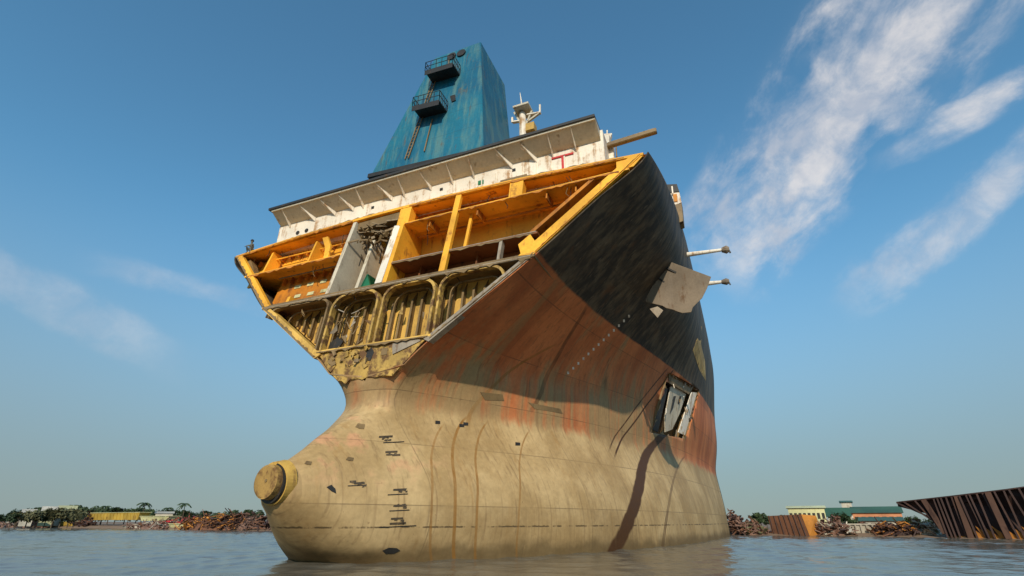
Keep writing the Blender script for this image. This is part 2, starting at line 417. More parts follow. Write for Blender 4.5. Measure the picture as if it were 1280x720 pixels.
print('HULL', [(p, tuple(round(c, 2) for c in ((h.x / S, -h.y / S, h.z / S) if h else ()))) for p in [(740, 380), (840, 460), (895, 522), (750, 553), (780, 683), (905, 597), (815, 365), (857, 305), (570, 600), (490, 600)] for h in [hull_hit(*p)[0]]])

# transom that closes the after end
mb = MB()
zs = [-1 + .5 * i for i in range(35)]
zs = [z for z in zs if z < ztop(XEND)] + [ztop(XEND)]
ring = [(XEND, yhull(XEND, z), z) for z in zs] + [(XEND, -yhull(XEND, z), z) for z in reversed(zs)]
mb.poly([V(p) for p in ring]); part(mb, 'transom', 'grey_plate')
# weather deck following the sheer
mb = MB(); xs = [3.02 + (XEND - 3.05) * (i / 40) ** 1.5 for i in range(41)]
for a, b in zip(xs, xs[1:]):
    def row(x, dz): z = ztop(x) - .06 + dz; y = ybody(x, z) - .06; return [(x, y, z), (x, y * .5, z + camber(y * .5) - .02), (x, 0, z + .36), (x, -y * .5, z + camber(y * .5) - .02), (x, -y, z)]
    A = row(a, 0); B = row(b, 0); A2 = row(a, -.1); B2 = row(b, -.1)
    for k in range(4): mb.poly([V(A[k]), V(B[k]), V(B[k + 1]), V(A[k + 1])]); mb.poly([V(A2[k]), V(A2[k + 1]), V(B2[k + 1]), V(B2[k])])
part(mb, 'weather_deck', 'orange')

# ---- cut face: everything in (Y, z) on the sloping cut plane, pushed aft by d
def q(Y, z, d=0): return V((xcut(z) + d, Y, z))
def slab(name, mat, pts, d0, d1, parent=ship, **kw):
    mb = MB(); mb.prism([q(y, z, d0) for y, z in pts], [q(y, z, d1) for y, z in pts]); return part(mb, name, mat, parent, **kw)
def rect(y0, y1, z0, z1): return [(y0, z0), (y1, z0), (y1, z1), (y0, z1)]
def yin(z): return interp(z, [5.7, 6.3, 8.95, 12.6], [1.3, 2.3, 5.93, 9.68]) - .08

def edge(pts_y0, y1, z, th, mat, name='deck_edge', d=.12):
    return slab(name, mat, rect(pts_y0, y1, z - th / 2, z + th / 2), -.03, d)
DB = 1.85
# upper deck beam
def crown_strip(y0, y1, lo, hi, n=16):
    ys = [lerp(y0, y1, k / n) for k in range(n + 1)]
    return [(y, (lo + camber(y)) if lo > 12.3 else lo) for y in ys] + [(y, hi + camber(y)) for y in reversed(ys)]
slab('deck_beam', 'orange', crown_strip(-9.66, 9.66, 12.5, 12.61), -.05, .3)
slab('deck_beam', 'orange', rect(-.2, 9.15, 11.93, 12.02), -.04, DB - .06)
slab('deck_beam', 'orange', rect(-8.2, -2.75, 10.98, 11.07), -.04, DB - .06)
slab('deck_beam', 'brown_red', rect(.03, 5.95, 9.86, 9.94), -.02, DB - .06)
slab('deck_beam', 'tan_dark', rect(-5.93, 5.93, 8.84, 9.0), -.05, 3.0)
edge(.05, 5.9, 9.955, .03, 'edge')
# bulkheads behind the cells
def wall_pts(z0, z1, n=6, inset=.04):
    zs = [lerp(z0, z1, i / n) for i in range(n + 1)]
    return [(yin(z) - inset, z) for z in zs] + [(-yin(z) + inset, z) for z in reversed(zs)]
mb = MB(); mb.prism([V((4.15, y, z)) for y, z in wall_pts(9.0, 12.5)], [V((4.25, y, z)) for y, z in wall_pts(9.0, 12.5)]); part(mb, 'bulkhead', 'orange')
slab('girder_web', 'orange_deep', crown_strip(.0, 8.9, 12.03, 12.5), .75, .83)
slab('girder_web', 'orange', crown_strip(-9.2, -2.75, 11.08, 12.5), .95, 1.05)
slab('girder_web', 'brown_red', rect(.05, 5.85, 9.02, 9.84), .9, 1.0)
slab('girder_web', 'orange_deep', rect(-6.9, -2.75, 9.02, 10.95), .95, 1.02)
# small stiffeners under the deck on the starboard side
for i in range(12):
    y = -8.9 + i * .5; slab('stiffener', 'orange_deep', rect(y, y + .05, 12.2, 12.5), .72, .95)
for y in (-7.6, -5.0): slab('bracket', 'orange', [(y, 11.08), (y + .1, 11.08), (y + .1, 12.5), (y, 12.5)], .25, .95)
slab('bracket', 'orange', [(-4.5, 12.5), (-4.2, 12.5), (-3.8, 11.9), (-3.6, 11.08), (-3.85, 11.08), (-4.05, 11.8)], .1, .2)
# lightening holes as pale slabs in the starboard web, sunlight painted into their colour
for i in range(4):
    for j in range(2):
        y = -5.9 + i * .72 + j * .25; z = 10.35 - j * .55
        slab('lightening_hole_sunlit', 'straw', rect(y, y + .34, z, z + .17), .92, .945)
for i in range(9):
    y = -6.6 + i * .45; slab('stiffener', 'orange_deep', rect(y, y + .04, 10.65, 10.97), .75, .95)
slab('bracket', 'orange', rect(-5.2, -5.05, 9.02, 9.5), .3, .95)
# centre bulkhead and pillars
slab('bulkhead', 'orange', rect(-.12, .06, 9.0, 12.85), .0, DB)
slab('pillar', 'orange', rect(-.32, .22, 11.98, 12.88), -.03, .35)
slab('pillar', 'orange', rect(2.30, 2.54, 9.0, 12.84), -.03, .12)
slab('pillar', 'orange', rect(2.86, 2.98, 9.94, 11.94), .35, .45)
slab('pillar', 'orange', rect(4.65, 5.2, 12.02, 12.76), -.03, .3)
slab('pillar', 'edge', rect(4.55, 4.66, 9.02, 9.86), -.02, .2)
slab('pillar', 'orange', rect(5.0, 5.1, 9.94, 11.9), DB - .25, DB - .07)
slab('bulkhead', 'orange', [(8.72, 12.05), (9.3, 12.05), (9.66, 12.5), (8.72, 12.5)], -.02, .06)
# port side frame and longitudinal
slab('side_frame', 'orange', [(5.35, 8.98), (5.9, 8.93), (9.68, 12.6), (9.2, 12.6)], -.05, .12)
slab('side_longitudinal', 'orange_deep', [(5.55, 9.9), (5.72, 9.86), (8.0, 11.95), (7.8, 11.95)], -.02, 1.7)
slab('side_longitudinal', 'orange_deep', [(6.2, 9.85), (6.3, 9.8), (8.6, 12.0), (8.45, 12.0)], .35, 1.9)
slab('bracket', 'brown_red', [(7.35, 10.9), (7.8, 10.75), (7.95, 10.9), (7.5, 11.1)], .2, .3)
slab('bracket', 'white', [(6.9, 10.45), (7.3, 10.75), (7.35, 10.68), (6.95, 10.38)], .15, .25)
slab('bracket', 'orange', [(5.45, 9.0), (5.95, 9.4), (5.7, 9.86), (5.3, 9.5)], -.04, .2)
# starboard side frame
slab('side_frame', 'orange', [(-5.6, 8.98), (-5.93, 8.93), (-9.7, 12.6), (-9.3, 12.6)], -.05, .12)
slab('side_frame', 'tan_dark', [(-8.3, 11.07), (-8.75, 11.5), (-9.3, 12.3), (-9.0, 12.4), (-8.4, 11.7), (-7.9, 11.07)], .3, .6)
# ---- white trunk with torn cables
slab('trunk_wall', 'cream_white', rect(-2.72, -2.55, 9.0, 12.78), -.06, 2.0)
slab('trunk_wall', 'white', rect(-2.5, -.15, 9.0, 12.8), 1.9, 2.0)
slab('trunk_wall', 'cream_white', rect(-1.9, -1.75, 9.0, 11.9), .5, 1.9)
slab('trunk_wall', 'white', rect(-.45, -.14, 9.05, 12.0), -.02, .15)
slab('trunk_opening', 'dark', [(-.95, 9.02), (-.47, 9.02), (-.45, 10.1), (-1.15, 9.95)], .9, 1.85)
slab('hatch_cover', 'green', [(-1.6, 9.02), (-.95, 9.02), (-1.2, 9.5), (-1.45, 9.95)], .45, .55)
slab('hatch_cover', 'green', [(-1.62, 9.02), (-1.5, 9.02), (-1.4, 9.95), (-1.47, 9.95)], .45, 1.3)
mb = MB()
for i in range(70):
    y = random.uniform(-2.5, -.3); z = random.uniform(11.55, 12.5); d = random.uniform(.0, .9)
    a = q(y, z, d); b_ = a + Vector((random.uniform(-.5, .5), random.uniform(-.8, .8), random.uniform(-.5, .3)))
    mb = MB(); mb.bar(a, b_, random.uniform(.04, .12), random.uniform(.03, .2)); part(mb, 'torn_cable_tray', 'tan_dark')
mb = MB()
for i in range(16):
    y = random.uniform(-2.4, -.5); a = q(y, random.uniform(11.0, 12.2), random.uniform(.2, .9)); mb = MB(); mb.bar(a, a + Vector((random.uniform(-.1, .1), random.uniform(-.3, .3), -random.uniform(.4, 1.2))), .05, .05); part(mb, 'hanging_cable', 'dark')
slab('trunk_ceiling', 'tan_dark', rect(-2.5, -.2, 12.4, 12.8), .05, 1.9)

# ---- lower tank: corrugated tan bulkhead, web frames with rounded corners
TB = .92
mb = MB()
def low_pts(z0, z1): return [(-yin(z0), z0), (yin(z0), z0), (yin(z1), z1), (-yin(z1), z1)]
mb.prism([V((xcut(z) + TB, y, z)) for y, z in low_pts(6.3, 8.84)], [V((xcut(z) + TB + .1, y, z)) for y, z in low_pts(6.3, 8.84)]); part(mb, 'tank_bulkhead', 'tan')
i = 0; y = -5.0
while y < 5.2:
    zb = max(6.56, interp(abs(y) + .1, [1.3, 2.3, 5.93], [5.7, 6.3, 8.95]) + .1)
    if zb < 8.3:
        mb = MB(); mb.prism([q(y, zb, TB - .2), q(y + .03, zb, TB - .2), q(y + .03, 8.45, TB - .2), q(y, 8.45, TB - .2)], [q(y, zb, TB), q(y + .03, zb, TB), q(y + .03, 8.82, TB), q(y, 8.82, TB)])
        mb.prism([q(y - .03, zb, TB - .24), q(y + .05, zb, TB - .24), q(y + .05, 8.4, TB - .24), q(y - .03, 8.4, TB - .24)], [q(y - .03, zb, TB - .205), q(y + .05, zb, TB - .205), q(y + .05, 8.46, TB - .205), q(y - .03, 8.46, TB - .205)])
        part(mb, 'stiffener', 'tan_dark')
    y += .42; i += 1
def arch(y0, y1, zt, zl, zr, w, d0, d1, mat, r=.55):
    """inverted U web frame with rounded upper corners"""
    def path(a, b, top, rr):
        pts = [(a, zl)]
        for k in range(7):
            an = math.pi - k / 6 * math.pi / 2; pts.append((a + rr + rr * math.cos(an), top - rr + rr * math.sin(an)))
        for k in range(7):
            an = math.pi / 2 - k / 6 * math.pi / 2; pts.append((b - rr + rr * math.cos(an), top - rr + rr * math.sin(an)))
        pts.append((b, zr)); return pts
    o = path(y0, y1, zt, r + w * .5); n = path(y0 + w, y1 - w, zt - w, r)
    mb = MB()
    for k in range(len(o) - 1):
        pts = [o[k], o[k + 1], n[k + 1], n[k]]
        mb.prism([q(a, b, d0) for a, b in pts], [q(a, b, d1) for a, b in pts])
    part(mb, 'web_frame', mat)
def zlow(y): return max(6.56, interp(abs(y) + .12, [1.3, 2.3, 5.93], [5.7, 6.3, 8.95]) + .06)
for (a, b) in ((-2.25, -.08), (.08, 2.3)):
    arch(a, b, 8.84, zlow(a), zlow(b), .085, -.03, .22, 'tan_rusty')
    arch(a + .22, b - .3, 8.72, zlow(a), zlow(b), .045, .42, .5, 'tan_dark')
arch(-5.5, -2.4, 8.84, 8.55, zlow(-2.4), .08, -.02, .2, 'tan_dark', r=.4)
arch(2.42, 4.9, 8.84, zlow(2.42), 8.15, .08, -.02, .2, 'tan_rusty', r=.5)
arch(-4.8, -2.6, 8.66, 8.0, zlow(-2.6), .045, .42, .5, 'tan_dark', r=.4)
arch(2.62, 4.6, 8.66, zlow(2.6), 7.95, .045, .42, .5, 'tan_dark', r=.4)
slab('deck_edge', 'edge', rect(-5.8, 5.8, 8.82, 8.9), -.07, .0)
slab('shell_edge', 'edge', [(2.15, 6.4), (2.36, 6.28), (5.95, 8.93), (5.7, 8.98)], -.045, .25)
slab('shell_edge', 'tan', [(-2.1, 6.4), (-2.36, 6.26), (-6.0, 8.93), (-5.7, 8.98)], -.045, .25)
slab('tank_floor', 'tan', rect(-2.45, 2.4, 6.47, 6.55), -.05, TB)
slab('floor_plate', 'tan_rusty', [(-1.1, 5.3), (1.1, 5.3), (1.62, 5.8), (2.22, 6.46), (-2.28, 6.46), (-1.66, 5.8)], .03, .12)
slab('floor_plate', 'edge', [(1.0, 6.02), (2.05, 6.38), (1.9, 6.46), (.9, 6.44)], .0, .055)
slab('floor_hole', 'dark', [(-.1, 5.95), (.12, 5.9), (.2, 6.2), (.05, 6.4), (-.1, 6.3)], .02, .055)
slab('floor_hole', 'tan_dark', [(.5, 6.05), (.75, 6.05), (.75, 6.3), (.5, 6.3)], .02, .055)
mb = MB()
for i in range(26):
    z = random.uniform(5.75, 6.5); y = -random.uniform(0, z - 4.5); a = q(y, z, random.uniform(-.06, .02))
    w = random.uniform(.1, .3)
    mb = MB(); mb.bar(a, a + Vector((random.uniform(-.06, .06), random.uniform(-.35, .35), random.uniform(-.35, .3))), .05, w); part(mb, 'torn_plating', random.choice(('tan_rusty', 'tan_dark', 'tan_rusty')))
mb = MB()
for i in range(16):
    y = random.uniform(-2.2, -.3); z = random.uniform(6.5, 8.6); a = q(y, z, random.uniform(-.05, .4))
    mb = MB(); mb.bar(a, a + Vector((random.uniform(-.2, .2), random.uniform(-.7, .7), random.uniform(-1.2, .6))), .05, .05); part(mb, 'bent_rod', random.choice(('edge', 'tan_dark', 'tan_dark')))
slab('tank_hole', 'dark', [(-2.1, 6.62), (-1.7, 6.6), (-1.55, 6.95), (-1.85, 7.15), (-2.15, 6.95)], .3, .36)

def ragged(y0, y1, z, amp, mat, d=-.06, n=None, up=False, name='torn_edge'):
    n = n or int(abs(y1 - y0) / .16); ys = [lerp(y0, y1, k / n) for k in range(n + 1)]; sg = 1 if up else -1
    lo = [(y, z + (camber(y) if z > 12.3 else 0) + sg * amp * random.random() ** 2.2) for y in ys]; hi = [(y, z + (camber(y) if z > 12.3 else 0) - sg * .03) for y in reversed(ys)]
    slab(name, mat, lo + hi, d, d + .03)
ragged(-9.5, -2.8, 12.53, .10, 'orange_deep'); ragged(.1, 9.0, 12.53, .08, 'orange_deep'); ragged(-8.0, -2.8, 10.99, .10, 'orange_deep'); ragged(.1, 8.8, 11.94, .09, 'orange_deep')
ragged(-5.8, 5.8, 8.84, .14, 'tan_dark', -.075); ragged(-2.3, 2.3, 6.47, .10, 'tan_dark', -.07); ragged(.1, 5.8, 9.87, .08, 'tan_dark', -.04); ragged(-8, 8, 12.61, .07, 'tan_dark', -.04, up=True)
ragged(-1.1, 1.1, 5.33, .16, 'tan_rusty', -.0)
def ragged_line(a, b, amp, mat, d=-.065, n=40):
    pts = []; L = math.hypot(b[0] - a[0], b[1] - a[1]); nx, nz = (b[1] - a[1]) / L, -(b[0] - a[0]) / L
    for k in range(n + 1): pts.append((lerp(a[0], b[0], k / n) + nx * amp * random.random() ** 2, lerp(a[1], b[1], k / n) + nz * amp * random.random() ** 2))
    pts += [(b[0] - nx * .03, b[1] - nz * .03), (a[0] - nx * .03, a[1] - nz * .03)]
    slab('torn_edge', mat, pts, d, d + .03)
ragged_line((2.4, 6.36), (5.9, 8.95), -.14, 'tan_dark'); ragged_line((5.95, 9.0), (9.6, 12.55), -.10, 'orange_deep'); ragged_line((-2.4, 6.34), (-5.9, 8.95), .14, 'tan_dark'); ragged_line((-5.95, 9.0), (-9.6, 12.55), .12, 'tan_dark')
# pipes, brackets and hanging cables left in the cut compartments
for (y0, y1, z, d, rr_, mt) in ((.15, 7.6, 11.78, .9, .07, 'orange_deep'), (.15, 7.4, 11.72, 1.5, .05, 'tan_dark'), (-8.0, -2.8, 12.2, .55, .05, 'orange'), (-6.5, -2.8, 10.8, .45, .05, 'tan_dark')):
    mb = MB(); mb.tube(q(y0, z, d), q(y1, z, d), rr_, rr_, 8); part(mb, 'pipe', mt)
for y in (.9, 1.7, 3.5, 4.2, 5.6, 6.3): slab('stiffener', 'orange', rect(y, y + .05, 9.94, 11.93), DB - .22, DB - .07)
for y in (1.2, 3.3, 6.1, 7.2): slab('bracket', 'orange_deep', [(y, 11.93), (y + .05, 11.93), (y + .05, 11.6), (y, 11.6)], .1, .8)
for y in (1.0, 1.9, 3.4, 5.3): slab('stiffener', 'brown_red', rect(y, y + .05, 9.02, 9.86), .55, .9)
for k in range(22):
    y, z = random.choice(((random.uniform(.3, 7.5), 11.92), (random.uniform(-7.8, -2.9), 10.97), (random.uniform(.3, 8.5), 12.6), (random.uniform(-5, 5), 8.83), (random.uniform(-9, -3), 12.55)))
    a = q(y, z, random.uniform(0, .5)); L = random.uniform(.25, .9); b_ = a + Vector((random.uniform(-.05, .15), random.uniform(-.2, .2), -L)); mb = MB(); mb.tube(a, b_, .025, .02, 5); mb.tube(b_, b_ + Vector((random.uniform(-.1, .1), random.uniform(-.25, .25), -L * .4)), .02, .015, 5); part(mb, 'hanging_cable', random.choice(('dark', 'tan_dark')))
for k in range(9):
    y = random.uniform(-4.5, 4.3); zb = zlow(y) + .05; a = q(y, min(8.6, zb + random.uniform(.1, 1.4)), random.uniform(.0, .5)); mb = MB()
    p_ = [a + Vector((random.uniform(-.1, .1), random.uniform(-.3, .3), random.uniform(-.4, .4))) for _ in range(4)]; mb.prism(p_, [v + Vector((.03, .01, 0)) for v in p_]); part(mb, 'bent_plate', random.choice(('tan_dark', 'tan_rusty', 'edge')))

# ================================================================== bulb nose
NX, NZ = -1.38, 1.88
TL = .05
mb = MB(); mb.tube(V((-1.1, 0, NZ + .02)), V((-1.37, -.02, NZ)), .57 * S, .52 * S, 40); part(mb, 'nose_ring', 'tan')
mb = MB(); mb.tube(V((-1.25, 0, NZ)), V((-1.40, -.02, NZ)), .49 * S, .48 * S, 40); part(mb, 'nose_dark_ring', 'dark')  # dark disc between the ring and the cap
mb = MB(); mb.tube(V((-1.38, -.02, NZ + .02)), V((-1.56, -.04, NZ + .03)), .42 * S, .41 * S, 40)
mb.tube(V((-1.56, -.04, NZ + .03)), V((-1.585, -.04, NZ + .03)), .405 * S, .36 * S, 40); part(mb, 'nose_cap', 'nose')
mb = MB(); mb.tube(V((-1.58, -.02, NZ + .05)), V((-1.60, -.02, NZ + .05)), .04 * S, .04 * S, 10); part(mb, 'nose_plug', 'tan_dark')

# ================================================================== superstructure
sup = empty('superstructure', V((8, 0, 12.6))); sup.parent = ship; sup.location = V((8, 0, 12.6)) - Vector(ship.location)
XW, XR = 3.8, 3.0
def sp(mb, name, mat, **kw): return part(mb, name, mat, sup, **kw)
mb = MB(); mb.ubox((XW, 13), (-8.2, 8.2), (12.7, 14.86)); sp(mb, 'front_house', 'white')
mb = MB()
prof = [(XW - .004, 14.36), (3.62, 14.44), (3.35, 14.63), (3.03, 14.86), (XW - .004, 14.86)]
mb.prism([V((x, -8.12, z)) for x, z in prof], [V((x, 8.1, z)) for x, z in prof]); sp(mb, 'overhang', 'beige')
mb = MB(); mb.ubox((XR - .03, 13.1), (-8.25, 8.1), (14.865, 14.98)); sp(mb, 'roof', 'roofedge')
for i in range(14):
    y = -7.6 + i * 1.14 + random.uniform(-.12, .12); sk = random.choice((0, 0, .25, -.2, .5))
    mb = MB(); a = [V((XW - .02, y + sk, 14.12)), V((XW - .02, y + sk, 14.36)), V((3.35, y, 14.62)), V((3.1, y, 14.84)), V((3.07, y, 14.79)), V((3.45, y + sk * .5, 14.46))]
    mb.prism(a, [p + Vector((0, -.055, 0)) for p in a]); sp(mb, 'bracket', 'white')
mb = MB(); mb.ubox((3.04, 3.1), (-8.1, 8.08), (14.78, 14.86)); sp(mb, 'gutter', 'beige')
for y in (-6.9, -6.35):
    p = Vector(V((XW - .03, y, 13.72))); mb = MB(); mb.tube(p, p + Vector((.2, 0, 0)), .17, .17, 12); sp(mb, 'porthole', 'dark')
for y in (-2.6, 1.0, 4.4):
    mb = MB(); mb.ubox((XW - .03, XW + .1), (y, y + .14), (13.98, 14.1)); sp(mb, 'vent', 'dark')
mb = MB(); mb.ubox((3.05, 3.3), (4.2, 5.3), (12.92, 13.08)); sp(mb, 'fallen_plate', 'tan_dark')
mb = MB(); mb.ubox((XW - .04, XW + .05), (6.5, 6.62), (13.0, 14.1)); mb.ubox((XW - .05, XW + .05), (6.1, 7.0), (14.05, 14.12)); sp(mb, 'fire_pipe', 'red')
mb = MB(); mb.ubox((XW - .03, XW + .05), (2.85, 3.1), (13.75, 13.95)); sp(mb, 'sign_plate', 'green')
for i in range(10):
    y = 2.4 + i * .6
    mb = MB(); mb.ubox((XW - .05, XW), (y, y + .05), (12.75, 14.1)); sp(mb, 'stiffener', 'white')
mb = MB(); mb.ubox((3.4, 3.9), (-7.2, -6.4), (14.98, 15.25)); sp(mb, 'locker', 'red')
mb = MB(); mb.tube(V((3.6, -5.0, 14.98)), V((3.6, -5.0, 15.25)), .2, .14); sp(mb, 'roof_vent', 'grey_plate')

# ================================================================== funnel
fun = empty('funnel', V((6, 0, 15))); fun.parent = ship; fun.location = V((6, 0, 15)) - Vector(ship.location)
FB = [(4.4, -4.05, 14.98), (4.4, 2.9, 14.98), (8.0, 2.9, 14.98), (8.0, -4.05, 14.98)]
tl = on_x(545, 70, 5.5); tr = on_x(601, 54, 5.5); bl = on_x(466, 214, 4.52); br = on_x(604, 183, 4.52)
zt = (tl[2] + tr[2]) / 2
def ext(a, b, z): t = (z - a[2]) / (b[2] - a[2]); return tuple(lerp(a[i], b[i], t) for i in range(3))
bl = ext(bl, tl, 14.98); br = ext(br, tr, 14.98); tl = ext(bl, tl, zt); tr = ext(br, tr, zt)
print('FUNNEL', bl, br, tl, tr)
bk_r = (8.2, br[1], 14.98); bk_l = (8.2, bl[1], 14.98)
tbr = on_x(632, 104, 8.8); tk_r = (8.8, tr[1], zt); tk_l = (8.8, tl[1], zt)
print('FUNNEL back', tbr)
mb = MB(); mb.prism([V(p) for p in (bl, br, bk_r, bk_l)], [V(p) for p in (tl, tr, tk_r, tk_l)]); part(mb, 'casing', 'teal', fun, bevel=.06)
FN = Vector((V(br) - V(bl))).cross(V(tl) - V(bl)).normalized()
if FN.x > 0: FN = -FN
def ff(px, py, off=0.0):      # point on the funnel's front face, lifted by off metres
    r = ray(px, py); k = (V(bl) - CAM).dot(FN) / r.dot(FN); return CAM + r * k + FN * off
def fpatch(name, mat, pxs, off, th=.05):
    mb = MB(); mb.prism([ff(*p, off) for p in pxs], [ff(*p, off + th) for p in pxs]); return part(mb, name, mat, fun)
def platform(pxa, pxb):
    a = ff(*pxa); b = ff(*pxb); w = 1.3
    fl = Vector((FN.x, FN.y, 0)).normalized()
    mb = MB(); z = Vector((0, 0, 1))
    mb.prism([a, b, b + fl * w, a + fl * w], [a - z * .12, b - z * .12, b + fl * w - z * .12, a + fl * w - z * .12])
    o = part(mb, 'platform', 'dark', fun)
    mb = MB()
    pts = [a, a + fl * w, b + fl * w, b]
    for p, p2 in zip(pts, pts[1:]):
        n = 5
        for k in range(n + 1):
            c = p.lerp(p2, k / n); mb.bar(c, c + z * 1.0, .04)
        for h in (.5, 1.0): mb.bar(p + z * h, p2 + z * h, .04)
    part(mb, 'railing', 'dark', fun)
    mb = MB()
    mb.prism([a + fl * w + z * .02, b + fl * w + z * .02, b + fl * (w + .02) + z * .02, a + fl * (w + .02) + z * .02],
             [a + fl * w - z * .5, b + fl * w - z * .5, b + fl * (w + .02) - z * .5, a + fl * (w + .02) - z * .5]); part(mb, 'toe_plate', 'dark', fun)
platform((541, 103), (575, 93)); platform((526, 147), (559, 139))
for p in ((565, 71), (577, 67)):
    c = ff(*p); mb = MB(); mb.tube(c - FN * .1, c + FN * .12, .42, .42, 16); part(mb, 'exhaust_port', 'dark', fun)
for pts in ([(531, 133), (536, 130), (538, 136), (533, 138)], [(563, 121), (569, 119), (570, 126), (565, 128)], [(556, 100), (562, 97), (564, 88), (557, 90)]):
    fpatch('vent', 'dark', pts, .02, .06)
for (pa, pb) in (((507, 200), (541, 104)), ((511, 199), (545, 103))):
    mb = MB(); mb.bar(ff(*pa, .1), ff(*pb, .1), .07); part(mb, 'ladder_rail', 'tan_dark', fun)
for (pa, pb) in (((531, 190), (541, 150)), ((560, 93), (562, 75))):
    mb = MB(); mb.bar(ff(*pa, .08), ff(*pb, .08), .08); part(mb, 'drain_pipe', 'tan_dark', fun)
mb = MB()
for k in range(1, 24):
    t = k / 24; mb.bar(ff(lerp(507, 541, t), lerp(200, 104, t), .1), ff(lerp(511, 545, t), lerp(199, 103, t), .1), .04)
part(mb, 'ladder_rungs', 'tan_dark', fun)
mb = MB(); mb.bar(ff(462, 222, .08), ff(604, 189.5, .08), .35, .35); part(mb, 'base_skirt', 'dark', fun)
for k in range(3):
    x = 6.2 + k * .9; mb = MB(); mb.tube(V((x, .4, zt - .1)), V((x, .4, zt + .25)), .5, .5, 14); part(mb, 'exhaust_pipe', 'dark', fun)

# ================================================================== mast, derrick and rail gear
mast = empty('signal_mast', V((9, 4, 15))); mast.parent = ship; mast.location = V((9, 4, 15)) - Vector(ship.location)
def mp(px, py, X=9.0): return V(on_x(px, py, X))
mb = MB(); mb.tube(mp(655, 185), mp(653, 142), .42, .30, 12); part(mb, 'mast_column', 'white', mast)
mb = MB(); mb.tube(mp(653, 137), mp(650, 116), .10, .03, 8); part(mb, 'mast_pole', 'white', mast)
c = mp(655, 138); mb = MB(); mb.box((c.x - .9, c.y - .75, c.z - .2), (c.x + .9, c.y + .75, c.z)); mb.box((c.x - .7, c.y - .55, c.z), (c.x + .7, c.y + .55, c.z + .15)); part(mb, 'mast_platform', 'beige', mast)
for (pa, pb) in (((643, 141), (652, 156)), ((665, 139), (657, 158)), ((675, 141), (660, 152))):
    mb = MB(); mb.bar(mp(*pa), mp(*pb), .2, .16); part(mb, 'mast_strut', 'beige', mast)
mb = MB(); mb.bar(mp(659, 144), mp(676, 141), .3, .12); mb.bar(mp(675, 141), mp(675, 131), .14, .14); part(mb, 'mast_yard', 'white', mast)
mb = MB(); mb.bar(mp(641, 153), mp(654, 151), .3, .12); mb.bar(mp(640.5, 153), mp(640.5, 147), .16); part(mb, 'radar_arm', 'white', mast)
c = mp(664, 160); mb = MB(); mb.box((c.x - .4, c.y - .4, c.z - .5), (c.x + .4, c.y + .4, c.z + .3)); part(mb, 'lamp_housing', 'tan', mast)

der = empty('derrick', V((4.6, 9, 12.6))); der.parent = ship; der.location = V((4.6, 9, 12.6)) - Vector(ship.location)
a = V(on_x(758, 183, 4.6)); b_ = V(on_x(821, 163.5, 4.6))
mb = MB(); mb.bar(a, b_, .35, .32); part(mb, 'boom', 'tan_dark', der, bevel=.05)
for k in range(9):
    c = a.lerp(b_, .1 + k * .1); mb = MB(); mb.bar(c + Vector((0, 0, .17)), c + Vector((.0, 0, .24)), .4, .12); part(mb, 'boom_lug', 'grey_plate', der)
mb = MB(); mb.bar(V(on_x(765, 200, 4.9)), V(on_x(764, 180, 4.9)), .32, .4); part(mb, 'post', 'white', der)
mb = MB(); mb.bar(V(on_x(758, 200, 5.1)), V(on_x(758, 172, 5.1)), .5, .5); part(mb, 'locker', 'white', der)
mb = MB(); mb.bar(V(on_x(759, 174, 5.2)), V(on_x(759, 163, 5.2)), .08, .08); mb.bar(V(on_x(754, 169, 5.2)), V(on_x(765, 168, 5.2)), .12, .12); mb.bar(V(on_x(756, 172, 5.2)), V(on_x(764, 172, 5.2)), .3, .3); part(mb, 'navigation_light_post', 'white', der)
mb = MB(); mb.bar(V(on_x(771, 197, 5.2)), V(on_x(770, 182, 5.2)), .08, .08); part(mb, 'post', 'tan_dark', der)

gear = empty('side_gallery', V((10, 10.3, 15))); gear.parent = ship; gear.location = V((10, 10.3, 15)) - Vector(ship.location)
XG = 10.0
def gp(px, py, X=XG): return V(on_x(px, py, X))
def gprism(name, mat, pts, X0, X1):
    mb = MB(); mb.prism([gp(*p, X0) for p in pts], [gp(*p, X0) + Vector(((X1 - X0) * S, 0, 0)) for p in pts]); part(mb, name, mat, gear)
gprism('roof', 'dark', [(822, 231), (846, 230), (849, 239), (824, 242)], XG, XG + .8)
gprism('panel', 'white', [(824, 241.5), (849, 239.5), (852, 253), (838, 258)], XG + .05, XG + .6)
gprism('float', 'rust_orange', [(841, 243), (846, 242), (847, 251), (843, 252)], XG, XG + .05)
gprism('lower_frame', 'tan_dark', [(836, 257), (852, 254), (854, 276), (849, 278)], XG, XG + .7)
for (x0, y0, x1, y1) in ((829, 235, 830, 243), (840, 233, 841, 242)):
    mb = MB(); mb.bar(gp(x0, y0, XG - .05), gp(x1, y1, XG - .05), .1); part(mb, 'post', 'white', gear)
for (x0, y0, x1, y1, X) in ((858, 318.5, 902, 312.5, 13.0), (878, 355, 902, 352.5, 19.0)):
    a = V(on_x(x0, y0, X)); b_ = V(on_x(x1, y1, X)); k = (b_ - a)
    arm = empty('crane_arm', a); arm.parent = ship; arm.location = a - Vector(ship.location)  # white crane arm with an end fitting, not a lamp
    mb = MB(); mb.tube(a, b_, .20 * (X + 12) / 25, .13 * (X + 12) / 25, 10); part(mb, 'arm', 'white', arm)
    c = V(on_x(x1 + 6, y1 - .5, X)); mb = MB(); mb.tube(b_, c, .2, .34, 10); mb.tube(c, c + (c - b_) * .6, .34, .2, 10); part(mb, 'arm_fitting', 'grey_plate', arm)
    e = V(on_x(x1 + 11, y1 + 3.5, X)); mb = MB(); mb.bar(c + (c - b_) * .4, e, .12); part(mb, 'hook', 'dark', arm)

